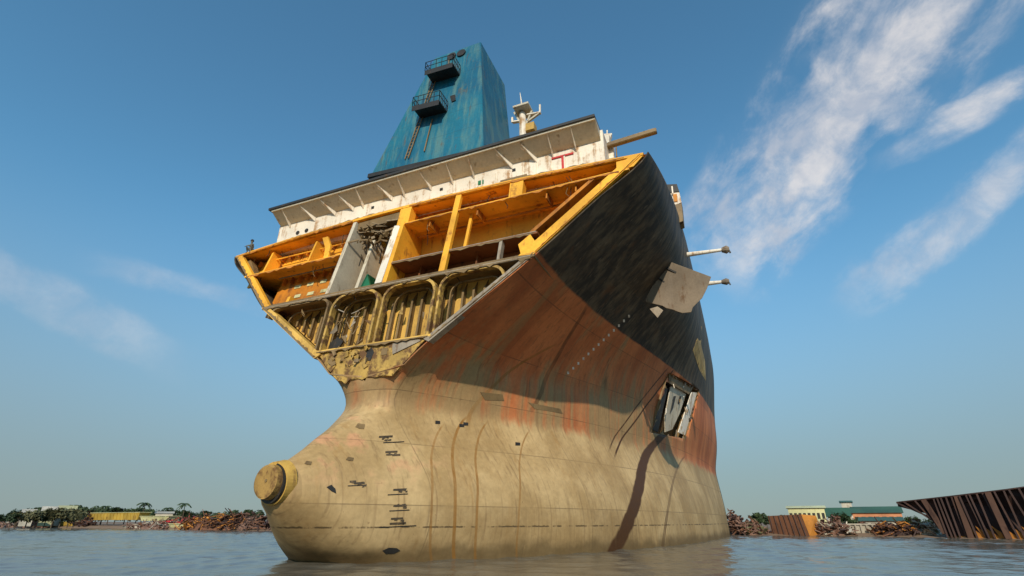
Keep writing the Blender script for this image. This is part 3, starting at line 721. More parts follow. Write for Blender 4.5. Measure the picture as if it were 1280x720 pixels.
# ---- loose plate hanging outboard and the torn opening
h = hull_hit(817, 362)[0]; XP = h.x / S
def pl(px, py, t): return V(on_x(px, py, XP - .35 - .5 * t))
pxs = [(832, 326, 0), (840, 328, .15), (889, 346, 1), (884, 360, .95), (878, 372, .9), (866, 384, .7), (864, 390, .65), (853, 391, .5), (846, 389, .4), (842, 387, .35), (833, 385, .25), (828, 382, .2), (807, 377, -.1), (809, 370, -.1)]
pf = [pl(*p) for p in pxs]; mb = MB(); mb.prism(pf, [p + Vector((.09, .02, 0)) for p in pf]); part(mb, 'hanging_plate', 'grey_plate')
pxs = [(812, 386, -.1), (822, 383, 0), (829, 388, .1), (822, 397, 0)]
pf = [pl(*p) for p in pxs]; mb = MB(); mb.prism(pf, [p + Vector((.09, .02, 0)) for p in pf]); part(mb, 'plate_scrap', 'edge')
for p in ((845, 340), (860, 372)):
    a = pl(*p, .4) + Vector((.12, 0, 0)); mb = MB(); hb = BVH.find_nearest(a)[0]; mb.bar(a, hb, .12); part(mb, 'stay_bar', 'dark')
if all(hole_pts):
    cen = sum(hole_pts, Vector()) / 4; inn = Vector((0, 1.4, 0))
    mb = MB()
    for k in range(4):
        a = hole_pts[k]; b_ = hole_pts[(k + 1) % 4]
        mb.poly([a, b_, b_ + inn, a + inn])
    part(mb, 'opening_wall', 'tan_dark'); mb = MB(); mb.poly([p + inn * .98 for p in hole_pts]); part(mb, 'opening_back', 'tan_dark')
    def hp(px, py, dy): h = ray(px, py); k = (cen.y + dy - CAM.y) / h.y; return CAM + h * k
    def hq(s, t, dy):
        a = hole_pts[0].lerp(hole_pts[1], s); b2 = hole_pts[3].lerp(hole_pts[2], s); return a.lerp(b2, t) + Vector((0, dy, 0))
    def hpoly(name, mat, pts, dy, th=.08):
        mb = MB(); mb.prism([hq(s, t, dy) for s, t in pts], [hq(s, t, dy + th) for s, t in pts]); part(mb, name, mat)
    hpoly('torn_frame_light_shade', 'cream_white', [(.24, .16), (.45, .10), (.72, .17), (.70, .55), (.62, .86), (.45, .93), (.33, .70)], .35)
    hpoly('torn_hole', 'dark', [(.38, .3), (.44, .28), (.46, .5), (.42, .62)], .32, .02); hpoly('torn_hole', 'dark', [(.55, .25), (.6, .24), (.59, .4), (.55, .38)], .32, .02)
    hpoly('torn_frame_light_shade', 'white', [(.80, .1), (.97, .06), (.97, .93), (.74, .9)], .08)  # right wall of the opening, sunlight put into its pale colour
    hpoly('torn_frame_light_shade', 'tan_dark', [(.05, .0), (.8, .02), (.75, .16), (.12, .14)], .12)
    hpoly('torn_frame_light_shade', 'dark', [(.0, .3), (.22, .2), (.3, .95), (.0, .9)], .5)  # shaded left part of the opening, painted dark
    for k in range(4):
        for i in range(7):
            s_ = (i + random.uniform(.1, .9)) / 7; e0 = hole_pts[k]; e1 = hole_pts[(k + 1) % 4]; p_ = e0.lerp(e1, s_); w_ = (e1 - e0).normalized() * random.uniform(.12, .5); ins = (cen - p_).normalized() * random.uniform(.05, .75)
            mb = MB(); f_ = [p_ - w_, p_ + w_, p_ + w_ * .3 + ins]; off_ = Vector((0, -.03, 0)); mb.prism([v + off_ for v in f_], [v + Vector((0, .04, 0)) for v in f_]); part(mb, 'torn_lip', random.choice(('tan_dark', 'grey_plate', 'rust')))
    for i in range(12):
        a = hq(random.uniform(.1, .9), random.uniform(-.05, .9), random.uniform(.0, .25)); mb = MB(); mb.bar(a, a + Vector((random.uniform(-.6, .6), random.uniform(-.1, .2), random.uniform(-.8, .5))), .06, .1); part(mb, 'torn_rib', 'tan_dark' if i % 3 else 'white')

# ---- patches that lie on the plating (draught marks, scars, ports)
def decal(name, mat, pxs, off=.012, th=.012):
    a = []; b_ = []
    for p in pxs:
        h, n = hull_hit(*p)
        if h is None: return
        if n.dot(ray(*p)) > 0: n = -n
        a.append(h + n * off); b_.append(h + n * (off + th))
    mb = MB(); mb.prism(a, b_); part(mb, name, mat)
def dash(px, py, w, hgt, mat='dark', sl=.0, name='draught_mark'):
    decal(name, mat, [(px - w / 2, py + sl * w / 2 - hgt / 2), (px + w / 2, py - sl * w / 2 - hgt / 2), (px + w / 2, py - sl * w / 2 + hgt / 2), (px - w / 2, py + sl * w / 2 + hgt / 2)])
for (x, y, w, k) in ((482, 546, 17, 0), (492, 553, 26, 1), (489, 565, 15, 0), (495, 569, 10, 0), (499, 612, 15, 0), (497, 618, 25, 1), (500, 632, 13, 0), (499, 638, 25, 1), (496, 648, 15, 0), (497, 654, 20, 0), (497, 658, 46, 1), (449, 604, 13, 0), (444, 607, 19, 1), (441, 602, 8, 0)):
    dash(x, y, w, 1.0 if k else 2.2, 'dark' if k else 'mark', .05)
for n in range(34):
    x, y = random.choice(((484, 547), (490, 566), (499, 613), (499, 633), (497, 651), (447, 605)))
    x += random.uniform(-8, 8); y += random.uniform(-3, 3); w = random.uniform(2, 5)
    decal('draught_mark', 'mark', [(x, y), (x + w, y - .6), (x + w * .8, y + random.uniform(.8, 2.2)), (x - .6, y + 1.5)])
decal('scar', 'dark', [(408, 609), (414, 606), (419, 611), (420, 617), (414, 614)])
for (x, y, w, hh) in ((450, 533, 12, 7), (385, 579, 9, 5), (437, 574, 10, 5)):
    decal('bare_patch', 'tan_dark', [(x - w / 2, y + 1), (x - w * .2, y - hh / 2), (x + w / 2, y - hh * .3), (x + w * .4, y + hh / 2), (x - w * .1, y + hh * .45)])
decal('sea_chest', 'dark', [(478, 688), (486, 684.5), (496, 685), (500, 688), (492, 692), (482, 692)])
for i in range(13):
    t = i / 12; x = lerp(786, 710, t); y = lerp(395, 466, t)
    decal('load_mark', 'white', [(x - 1.1, y - 1.6), (x + 1.1, y - 1.6), (x + 1.1, y + 1.6), (x - 1.1, y + 1.6)])
decal('scar', 'tan_dark', [(600, 490), (628, 493), (630, 501), (606, 500)]); decal('scar', 'tan_dark', [(660, 503), (700, 511), (703, 517), (668, 511)])
for (x, y) in ((547, 528), (577, 532), (582, 530), (647, 555)):
    decal('drain_port', 'dark', [(x - 3, y - 2), (x + 3, y - 1.5), (x + 3, y + 2), (x - 3, y + 2)])
decal('opened_plating', 'tan', [(866, 438), (871, 424), (877, 408), (876, 430), (881, 452), (882, 476), (874, 462)])

# ================================================================== person crouching on the deck edge
def person():
    base = q(-8.9, 12.62, .12)
    root = empty('person', base, 'crouching person in grey clothes on the left end of the deck edge', 'person')
    J = {'pel': (0, 0, .32), 'ch': (-.16, -.05, .62), 'nk': (-.25, -.12, .80), 'hd': (-.30, -.17, .93), 'top': (-.33, -.2, 1.05),
         'hl': (-.05, .13, .30), 'kl': (-.38, .18, .50), 'al': (-.2, .16, .07), 'fl': (-.36, .17, .03),
         'hr': (-.05, -.13, .30), 'kr': (-.38, -.2, .48), 'ar': (-.2, -.18, .07), 'fr': (-.36, -.2, .03),
         'sl': (-.2, .15, .72), 'el': (-.42, .2, .55), 'wl': (-.55, .06, .42), 'sr': (-.2, -.27, .72), 'er': (-.42, -.3, .55), 'wr': (-.55, -.12, .42)}
    Rd = {'pel': .15, 'ch': .16, 'nk': .06, 'hd': .10, 'top': .08, 'hl': .1, 'kl': .07, 'al': .045, 'fl': .04, 'hr': .1, 'kr': .07, 'ar': .045, 'fr': .04,
          'sl': .065, 'el': .045, 'wl': .03, 'sr': .065, 'er': .045, 'wr': .03}
    E = [('pel', 'ch'), ('ch', 'nk'), ('nk', 'hd'), ('hd', 'top'), ('pel', 'hl'), ('hl', 'kl'), ('kl', 'al'), ('al', 'fl'), ('pel', 'hr'), ('hr', 'kr'), ('kr', 'ar'), ('ar', 'fr'),
         ('ch', 'sl'), ('sl', 'el'), ('el', 'wl'), ('ch', 'sr'), ('sr', 'er'), ('er', 'wr')]
    for side, w in ((1, 'wl'), (-1, 'wr')):          # five short fingers from each wrist
        wx, wy, wz = J[w]
        for k in range(5):
            n = f'{w}{k}'; J[n] = (wx - .09 + .01 * abs(k - 2), wy + (k - 2) * .022, wz - .06); Rd[n] = .009; E.append((w, n))
    names = list(J); me = bpy.data.meshes.new('body'); me.from_pydata([J[n] for n in names], [(names.index(a), names.index(b)) for a, b in E], [])
    o = bpy.data.objects.new('body', me); COL.objects.link(o); o.parent = root; me.materials.append(M['cloth_grey'])
    o.modifiers.new('skin', 'SKIN'); sub = o.modifiers.new('sub', 'SUBSURF'); sub.levels = sub.render_levels = 2
    for i, n in enumerate(names):
        sv = me.skin_vertices[0].data[i]; sv.radius = (Rd[n], Rd[n]); sv.use_root = (n == 'pel')
    mb = MB(); c = Vector((-.305, -.175, .99))
    for i in range(6):
        for k in range(12):
            def s(i, k): a = i / 6 * math.pi * .62; b = 2 * math.pi * k / 12; return c + Vector((.125 * math.sin(a) * math.cos(b) + .015, .12 * math.sin(a) * math.sin(b), .13 * math.cos(a)))
            mb.poly([s(i, k), s(i + 1, k), s(i + 1, k + 1), s(i, k + 1)])
    hr = mb.build('hair', M['hair']); hr.parent = root
    return root
person()

# ================================================================== SETTING: water, shore, ground
def structure(o): o['kind'] = 'structure'; return o
wm, t, b = new_mat('muddy tidal water')
g = t.new('ShaderNodeTexCoord').outputs['Object']
mp_ = t.new('ShaderNodeMapping'); t.l.new(g, mp_.inputs[0]); mp_.inputs[2].default_value = (0, 0, -AZ); gw = mp_.outputs[0]
n1 = t.noise(t.scale(gw, 1.0, .55, 1), .55, 6, .62, .5); n2 = t.noise(t.scale(gw, 1.0, .5, 1), 2.4, 5, .6, .3); n3 = t.ramp(t.noise(t.scale(gw, 1, .4, 1), .09, 3), .35, .65)
b.inputs['Base Color'].default_value = (.125, .115, .092, 1); b.inputs['IOR'].default_value = 1.33; b.inputs['Roughness'].default_value = .10; b.inputs['Specular IOR Level'].default_value = .5
bp = t.new('ShaderNodeBump'); bp.inputs['Strength'].default_value = .6; bp.inputs['Distance'].default_value = .12
t.put(bp.inputs['Height'], t.m('MULTIPLY', t.m('ADD', n1, t.m('MULTIPLY', n2, .30)), t.m('ADD', .55, t.m('MULTIPLY', n3, .6))))
t.l.new(bp.outputs[0], b.inputs['Normal'])
import numpy as np
def build_water():
    rng = np.random.default_rng(5)
    dense = np.radians(np.linspace(-58, 58, 760)); coarse = np.radians(np.linspace(58, 302, 40)[1:-1])
    ang = np.concatenate([dense, coarse]) + AZ
    rad = np.concatenate([np.linspace(.3, 9, 6), np.geomspace(10, 150, 520), np.geomspace(160, 4000, 24)])
    A, R_ = np.meshgrid(ang, rad); x = CAM.x + R_ * np.cos(A); y = CAM.y + R_ * np.sin(A); z = np.zeros_like(x)
    for k in range(46):
        lam = .42 * (6.5 ** rng.random()); th = AZ + rng.normal(.5, .75); kk = 2 * np.pi / lam
        amp = .021 * lam ** .85 / kk * rng.uniform(.5, 1.4)
        vis = np.clip((lam / (R_ * .0032 + .12) - 1.0), 0, 1)      # drop waves too short for the local grid
        z += amp * vis * np.sin(kk * (x * np.cos(th) + y * np.sin(th)) + rng.uniform(0, 6.28) + .8 * np.sin(x * .21 + y * .13 + k))
    gust = .65 + .35 * np.sin(x * .11 + 1.3 * np.sin(y * .07)) * np.cos(y * .09 + .7)
    z *= gust * np.where(R_ > 150, .3, 1.0) * np.where(np.abs(A - AZ) < 1.02, 1, 0)
    nr, na = x.shape; co = np.stack([x, y, z], -1).reshape(-1, 3)
    i, k = np.meshgrid(np.arange(nr - 1), np.arange(na), indexing='ij'); k2 = (k + 1) % na
    f = np.stack([i * na + k, i * na + k2, (i + 1) * na + k2, (i + 1) * na + k], -1).reshape(-1, 4)[:, ::-1]
    me = bpy.data.meshes.new('water'); me.vertices.add(len(co)); me.vertices.foreach_set('co', co.ravel())
    me.loops.add(f.size); me.loops.foreach_set('vertex_index', f.ravel().astype(np.int32))
    me.polygons.add(len(f)); me.polygons.foreach_set('loop_start', np.arange(0, f.size, 4, dtype=np.int32))
    me.update(calc_edges=True); me.validate()
    for p in me.polygons: pass
    me.polygons.foreach_set('use_smooth', np.ones(len(f), dtype=bool)); me.materials.append(wm)
    o = bpy.data.objects.new('water', me); COL.objects.link(o); return structure(o)
build_water()

SHORE = [(-900, 656.2), (-400, 656.6), (0, 659), (170, 661), (340, 663.5), (520, 664), (700, 664), (880, 665), (930, 669), (1130, 671.5), (1280, 675), (1500, 679), (1900, 683)]
def shore_pt(px): return on_z(px, interp(px, [p[0] for p in SHORE], [p[1] for p in SHORE]))
gm, t, b = new_mat('mud and sand bank')
g = t.new('ShaderNodeTexCoord').outputs['Object']; n = t.noise(g, .35, 6, .65); nf = t.noise(g, 3, 4)
t.l.new(t.mix(t.m('ADD', t.m('MULTIPLY', n, .7), t.m('MULTIPLY', nf, .3)), (.10, .065, .04), (.30, .20, .13)), b.inputs['Base Color']); b.inputs['Roughness'].default_value = .85
mb = MB(); rows = []
for k in range(90):
    px = -900 + k * 2800 / 89; p = shore_pt(px); d = Vector((p.x - CAM.x, p.y - CAM.y, 0)).normalized(); row = []
    for dist, z in ((-2, -.25), (0, .02), (1.5, .25 + random.uniform(-.1, .15)), (5, .5 + random.uniform(-.15, .2)), (20, .75), (80, .8), (2500, .8)):
        row.append(Vector((p.x, p.y, z)) + d * dist + Vector((random.uniform(-.3, .3), random.uniform(-.3, .3), 0)) * (1 if dist < 10 else 0))
    rows.append(row)
for a, b2 in zip(rows, rows[1:]):
    for i in range(6): mb.poly([a[i], b2[i], b2[i + 1], a[i + 1]])
structure(mb.build('ground', gm, smooth=True))

def shore(px, back=0.0, z=.3):
    p = shore_pt(px); d = Vector((p.x - CAM.x, p.y - CAM.y, 0)).normalized(); p = p + d * back; p.z = z; return p
def mpp(p):                    # metres per source pixel at p
    return (Vector(p) - CAM).length / math.hypot(FPX, HY - 360)

def z_at(px, y, p):
    r_ = ray(px, y); return CAM.z + r_.z / math.hypot(r_.x, r_.y) * math.hypot(p[0] - CAM.x, p[1] - CAM.y)

# ---- scrap heaps
def scrap(px0, px1, ytop, back, mats, label, n=120, depth=4.0, seed=1, name='scrap_heap', peak=.5, plate=1.0):
    R_ = random.Random(seed); a = shore(px0, back); b_ = shore(px1, back); c = (a + b_) / 2
    L = (b_ - a).length; ax = (b_ - a).normalized(); dp = Vector((-ax.y, ax.x, 0))
    H = z_at((px0 + px1) / 2, ytop, c) - .2
    mb = MB(); mid = []; n = int(n * 2.6)
    def mark(k): mid.extend([k] * (len(mb.f) - len(mid)))
    def prof(sx): return max(.12, (1 - (abs(sx - (peak - .5)) / .72) ** 1.7)) * (.75 + .35 * math.sin(sx * 17 + seed) * math.cos(sx * 7 + seed * 2))
    for i in range(n):
        sx = R_.uniform(-.52, .52); hz = R_.uniform(0, 1) ** .7 * H * prof(sx) * .95
        w = R_.uniform(-.55, .35) * depth * (1 - .75 * hz / max(H, .01))
        p = ax * (sx * L) + dp * w + Vector((0, 0, hz - .15)); k = min(len(mats) - 1, int(R_.random() ** 1.4 * len(mats)))
        d = Vector((R_.uniform(-1, 1), R_.uniform(-1, 1), R_.uniform(-.5, .6))).normalized()
        ln = R_.choice((.3, .5, .7, 1.0, 1.6, 2.2)) * R_.uniform(.7, 1.1) * plate * min(1.3, H * .4 + .4); kind = R_.random()
        if kind < .35: mb.bar(p - d * ln / 2, p + d * ln / 2, min(.4 * ln, .9) * R_.uniform(.5, 1), .05)
        elif kind < .6: mb.bar(p - d * ln * .8, p + d * ln * .8, .07, .12)
        elif kind < .7: mb.tube(p - d * ln * .5, p + d * ln * .5, .13 * plate, .13 * plate, 7)
        else:
            ln = min(ln, .9); q_ = [p + Vector((R_.uniform(-1, 1), R_.uniform(-1, 1), R_.uniform(-.6, .6))) * ln * .5 for _ in range(4)]; u = Vector((R_.uniform(-.2, .2), R_.uniform(-.2, .2), R_.uniform(.1, .3))) * plate
            mb.prism(q_, [v + u for v in q_])
        mark(k)
    nn = 14; g_ = mb; ringp = []
    for rr_, zz in ((.5, -.4), (.44, .12), (.34, .32), (.2, .5)):
        row = []
        for k in range(nn):
            cx = rr_ * math.cos(k * 2 * math.pi / nn); row.append(ax * (L * cx) + dp * (depth * rr_ * .8 * math.sin(k * 2 * math.pi / nn)) + Vector((R_.uniform(-.2, .2), R_.uniform(-.2, .2), zz * H * prof(cx) * R_.uniform(.7, 1.2) if zz > 0 else zz)))
        ringp.append(row)
    for ra, rb in zip(ringp, ringp[1:]):
        for k in range(nn): g_.poly([ra[k], ra[(k + 1) % nn], rb[(k + 1) % nn], rb[k]])
    g_.poly(ringp[-1])
    mark(0); o = mb.build(name, M[mats[0]]); o.location = c
    for m_ in mats[1:]: o.data.materials.append(M[m_])
    for pg, k in zip(o.data.polygons, mid): pg.material_index = k
    return tag(o, label, 'scrap heap')
scrap(-60, 32, 646, 4, ['rust_pink', 'rust', 'concrete'], 'low heap of pinkish rusty scrap at the far left edge', 90, 6, 3)
scrap(22, 62, 650, 2, ['rust_pink', 'rust'], 'low reddish scrap heap at the waterline left of the small yellow boat', 70, 4, 4)
scrap(95, 118, 640, 8, ['rust_dark', 'rust'], 'dark narrow scrap heap at the left end of the long yellow barge', 70, 5, 5)
scrap(165, 215, 650, 3, ['rust_pink', 'concrete', 'rust'], 'flat pink grey scrap heap right of the long yellow barge', 90, 5, 6)
scrap(205, 250, 642, 9, ['rust', 'rust_dark', 'red'], 'dark red scrap heap below the right tall palm', 80, 5, 7)
scrap(236, 300, 637, 2, ['rust', 'rust_orange', 'rust_dark'], 'large orange and rust red scrap heap left of the bulbous bow', 190, 6, 8, peak=.55)
scrap(285, 350, 637, 4, ['rust_pink', 'rust', 'rust_dark'], 'brown and pink scrap heap right behind the bulbous bow nose', 170, 6, 9)
scrap(914, 936, 636, 1.5, ['rust_pink', 'rust_dark', 'rust'], 'tall tangled pinkish scrap heap beside the stern of the ship', 130, 3, 10, peak=.35, plate=.7)
scrap(930, 962, 645, 2, ['rust_pink', 'rust', 'leaf_dry'], 'brown scrap heap left of the rusty barge bow', 120, 3, 11, peak=.3, plate=.6)
scrap(1026, 1066, 645, 1.5, ['rust_pink', 'rust', 'concrete', 'rust_dark'], 'pale and brown scrap heap right of the orange barge end', 130, 3, 12, plate=.6)
scrap(1060, 1100, 650, 4, ['rust_dark', 'rust'], 'dark scrap heap behind the tan wooden boat', 90, 3, 13, plate=.6)
scrap(1096, 1150, 648, 2.0, ['rust_dark', 'rust', 'rust_orange'], 'dark scrap heap with orange bits left of the ribbed wreck', 130, 3, 14, plate=.6)
scrap(1140, 1178, 646, 3.0, ['concrete', 'leaf_dry', 'rust'], 'pale yellowish scrap heap under the overhang of the ribbed wreck', 90, 3, 15, plate=.6)

# ---- long yellow barge with ribs on the left shore
def barge(px0, px1, ytop, ybot, back, mat, label, cat, name, ribs=0, cabin=False):
    a = shore(px0, back, 0); b_ = shore(px1, back, 0); mid = (a + b_) / 2; pm = (px0 + px1) / 2
    L = (b_ - a).length; ax = (b_ - a).normalized(); dp = Vector((-ax.y, ax.x, 0))
    if dp.dot(a - CAM) < 0: dp = -dp
    z1 = z_at(pm, ytop, mid); z0 = max(0.1, z_at(pm, ybot, mid)); W = 3.0
    root = empty(name, Vector((a.x, a.y, z0)), label, cat); o0 = Vector((a.x, a.y, 0))
    def pt(s, w, z): return a + ax * (s * L) + dp * w + Vector((0, 0, z))
    mb = MB(); mb.prism([pt(.0, .2, z1), pt(1, .2, z1), pt(.97, 0.5, z0), pt(.03, .5, z0)], [pt(0, W, z1), pt(1, W, z1), pt(.97, W - .3, z0), pt(.03, W - .3, z0)])
    mb.build('barge_hull', M[mat], root)
    mb = MB(); mb.prism([pt(-.01, .05, z1), pt(1.01, .05, z1), pt(1.01, .05, z1 + .12), pt(-.01, .05, z1 + .12)], [pt(-.01, W + .1, z1), pt(1.01, W + .1, z1), pt(1.01, W + .1, z1 + .12), pt(-.01, W + .1, z1 + .12)]); mb.build('gunwale', M['straw' if mat == 'yellow' else mat], root)
    for i in range(ribs):
        s = (i + .5) / ribs; mb = MB(); mb.bar(pt(s, .12, z1), pt(s, .42, z0), .18, .14); mb.build('rib', M[mat], root)
    if cabin:
        mb = MB(); c = pt(.78, W / 2, z1 + .1); mb.box((c.x - .6, c.y - .5, c.z), (c.x + .6, c.y + .5, c.z + .8)); mb.build('cabin', M['concrete'], root)
    return root
barge(102, 168, 641, 650, 8, 'yellow', 'long ribbed yellow barge lying on the left shore', 'barge', 'barge', ribs=16)
barge(170, 206, 645.5, 651, 7, 'straw', 'low pale yellow pontoon at the right end of the ribbed barge', 'pontoon', 'pontoon', ribs=5)
barge(62, 88, 652, 658, 2, 'yellow', 'small yellow boat with a pale cabin at the left waterline', 'boat', 'boat', cabin=True)
barge(208, 230, 655, 660, 1.5, 'straw', 'small straw coloured boat below the dark red scrap', 'boat', 'boat')
barge(1062, 1098, 656, 667, 1.5, 'concrete', 'tan wooden boat among scrap on the right shore', 'boat', 'boat', ribs=5)

# ---- rusty barge bow, right of the ship
def wedge_barge():
    a = shore(966, 1.0, 0); c = shore(1012, -1.0, 0); e = shore(1031, 2.0, 0); k = mpp(c)
    root = empty('barge_wreck', Vector((c.x, c.y, 0)), 'rusty brown barge hull with a bright orange end on the right shore', 'barge')
    H = lambda px, y: z_at(px, y, c)
    z_l, z_c, z_e = H(0, 643), H(0, 641), H(0, 643)
    u = Vector((0, 0, 1)); d = bearing(1000) * 5
    lean = (shore(960, 1, 0) - a)
    mb = MB(); mb.prism([a + lean * .0, c, c - (c - a) * .10 + u * z_c, a - (c - a) * .04 + u * z_l], [a + d, c + d, c - (c - a) * .10 + d + u * z_c, a + d - (c - a) * .04 + u * z_l]); mb.build('barge_side', M['rust'], root)
    mb = MB(); off = (c - a).normalized() * .02
    mb.prism([c + off, e + off, e - (e - c) * .3 + u * z_e + off, c - (c - a) * .10 + u * z_c + off], [c + d + off, e + d + off, e + d - (e - c) * .3 + u * z_e + off, c + d - (c - a) * .10 + u * z_c + off]); mb.build('barge_end', M['rust_orange'], root)
    n = (c - a).cross(u).normalized()
    if n.dot(CAM - a) < 0: n = -n
    for i in range(7):
        s = (i + .4) / 7; p = a.lerp(c, s) + n * .05; q_ = (a - (c - a) * .04).lerp(c - (c - a) * .10, s) + n * .05 + u * lerp(z_l, z_c, s)
        mb = MB(); mb.bar(p, q_, .09, .14); mb.build('frame_rib', M['rust_dark'], root)
wedge_barge()

# ---- ribbed wreck, far right
def wreck():
    px = [1186, 1210, 1240, 1280, 1330, 1400]; P = [shore(x, 0.6, 0.05) for x in px]
    top = {1132: 628, 1186: 623, 1210: 620.5, 1240: 617, 1280: 612.5, 1330: 606, 1400: 596}
    root = empty('ship_wreck', P[2], 'dark ribbed side of a wrecked ship at the right edge', 'wreck')
    u = Vector((0, 0, 1))
    T = []; 
    for x, p in zip(px, P): T.append(p + u * (z_at(x, top[x], p) - p.z))
    tip = shore(1134, .6, 0); k = mpp(tip); tip_t = tip + u * z_at(1134, 628.5, tip); tip_b = tip + u * z_at(1134, 633, tip)
    knee = shore(1168, .6, 0); knee = knee + u * z_at(1168, 642, knee)
    away = bearing(1240)
    def zig(p, f): return p
    mb = MB()
    poly = [tip_t] + T + [p + away * .0 for p in reversed(P)] + [knee, tip_b]
    mb.prism(poly, [p + away * .12 for p in poly]); mb.build('side_plating', M['rust_dark'], root)
    mb = MB()
    line = [tip_t] + T
    for a, b_ in zip(line, line[1:]): mb.prism([a - away * .5, b_ - away * .5, b_ + away * .6, a + away * .6], [p + u * .12 for p in (a - away * .5, b_ - away * .5, b_ + away * .6, a + away * .6)])
    mb.build('top_flange', M['rust_dark'], root)
    # slanting frames
    def along(ln, s):
        n = len(ln) - 1; i = min(n - 1, int(s * n)); return ln[i].lerp(ln[i + 1], s * n - i)
    bot = [knee] + P
    for i in range(26):
        s = i / 26; s2 = min(.999, s + .075); a = along(line, s); b_ = along(bot, max(0, s2 - .05)); 
        mb = MB(); m1 = a - away * .35 + Vector((0, random.uniform(-.15, .15), 0)); m2 = b_ - away * .18 + Vector((random.uniform(-.1, .1), random.uniform(-.3, .3), 0))
        big = i % 6 == 3
        mb.bar(m1, m2, .16 if not big else .5, .5 if not big else .6, up=away); mb.build('frame_rib', M['rust_mid' if big else 'rust_dark'], root)
    for i in range(12):
        s = .28 + i * .06
        if s > 1: break
        p = along(P, min(.99, s)); mb = MB(); ax_ = (P[-1] - P[0]).normalized()
        mb.prism([p - away * .25, p + ax_ * .9 - away * .25, p + ax_ * .3 + u * .5 - away * .25, p - ax_ * .4 + u * 1.15 - away * .2], [p - away * .15, p + ax_ * .9 - away * .15, p + ax_ * .3 + u * .5 - away * .15, p - ax_ * .4 + u * 1.15 - away * .12]); mb.build('torn_bottom_plate', M['rust_orange'], root)
    mb = MB()
    for a, b_ in zip(P, P[1:]): mb.prism([a - away * .6 - u * .2, b_ - away * .6 - u * .2, b_ - away * .1 + u * .18, a - away * .1 + u * .18], [a + away * .5 - u * .2, b_ + away * .5 - u * .2, b_ + away * .5 + u * .18, a + away * .5 + u * .18])
    mb.build('bilge_strake', M['rust_orange'], root)
wreck()

# ---- buildings behind the shore
def house(px0, px1, ytop, ybot, dist, wall, roof, label, name='building', windows=0, over=.3, eave=.25):
    d0 = bearing(px0); d1 = bearing(px1); a = CAM + d0 * dist; b_ = CAM + d1 * dist; a.z = b_.z = .6
    z1 = z_at((px0 + px1) / 2, ytop, (a + b_) / 2); z0 = .5; u = Vector((0, 0, 1)); ax = (b_ - a).normalized(); dp = Vector((-ax.y, ax.x, 0))
    if dp.dot(a - CAM) < 0: dp = -dp
    root = empty(name, (a + b_) / 2, label, 'building'); W = 7.0; ze = z1 - eave * (z1 - z0)
    a.z = b_.z = 0
    mb = MB(); mb.prism([a + u * z0, b_ + u * z0, b_ + u * ze, a + u * ze], [a + u * z0 + dp * W, b_ + u * z0 + dp * W, b_ + u * ze + dp * W, a + u * ze + dp * W]); mb.build('wall', M[wall], root)
    A = a - ax * over - dp * over; B = b_ + ax * over - dp * over; A2 = a - ax * over + dp * (W / 2); B2 = b_ + ax * over + dp * (W / 2); A3 = a - ax * over + dp * (W + over); B3 = b_ + ax * over + dp * (W + over)
    mb = MB(); mb.prism([A + u * ze, A2 + u * z1, A3 + u * ze], [B + u * ze, B2 + u * z1, B3 + u * ze]); mb.build('roof', M[roof], root)
    for i in range(windows):
        s = (i + .5) / windows; L = (b_ - a).length; w = L / windows * .3; c = a + ax * (s * L) - dp * .04; zc = lerp(z0, ze, .62); hh = (ze - z0) * .14
        mb = MB(); mb.prism([c - ax * w + u * (zc - hh), c + ax * w + u * (zc - hh), c + ax * w + u * (zc + hh), c - ax * w + u * (zc + hh)], [p + dp * .06 for p in (c - ax * w + u * (zc - hh), c + ax * w + u * (zc - hh), c + ax * w + u * (zc + hh), c - ax * w + u * (zc + hh))]); mb.build('window', M['dark'], root)
house(988, 1034, 631.5, 642, 105, 'straw', 'straw', 'long straw yellow building with small dark windows behind the rusty barge', windows=8, eave=.12)
house(1036, 1064, 634, 640, 118, 'concrete', 'roof_green', 'small pale building under a green tin roof right of the straw building', windows=3, eave=.45)
house(1057, 1070, 625, 634, 126, 'concrete', 'roof_green', 'tall pale tower house rising above the green roofs', windows=2, eave=.08)
house(1068, 1130, 632.5, 648, 110, 'wall_orange', 'roof_green', 'salmon orange building with a long green tin roof on the right shore', windows=7, eave=.3)
house(1076, 1128, 646, 651, 92, 'concrete', 'roof_green', 'low pale shed in front of the salmon orange building', windows=5, eave=.3)
house(24, 40, 636, 648, 190, 'concrete', 'concrete', 'small pale concrete hut among trees at far left', windows=2)
house(48, 66, 632.5, 648, 200, 'straw', 'concrete', 'pale yellow house behind the dark green bush', windows=3)
house(68, 90, 631.5, 648, 205, 'concrete', 'straw', 'wide pale house left of the ribbed barge', windows=4)
house(192, 214, 639, 648, 190, 'concrete', 'concrete', 'long white shed between the two tall palms', windows=3, eave=.15)

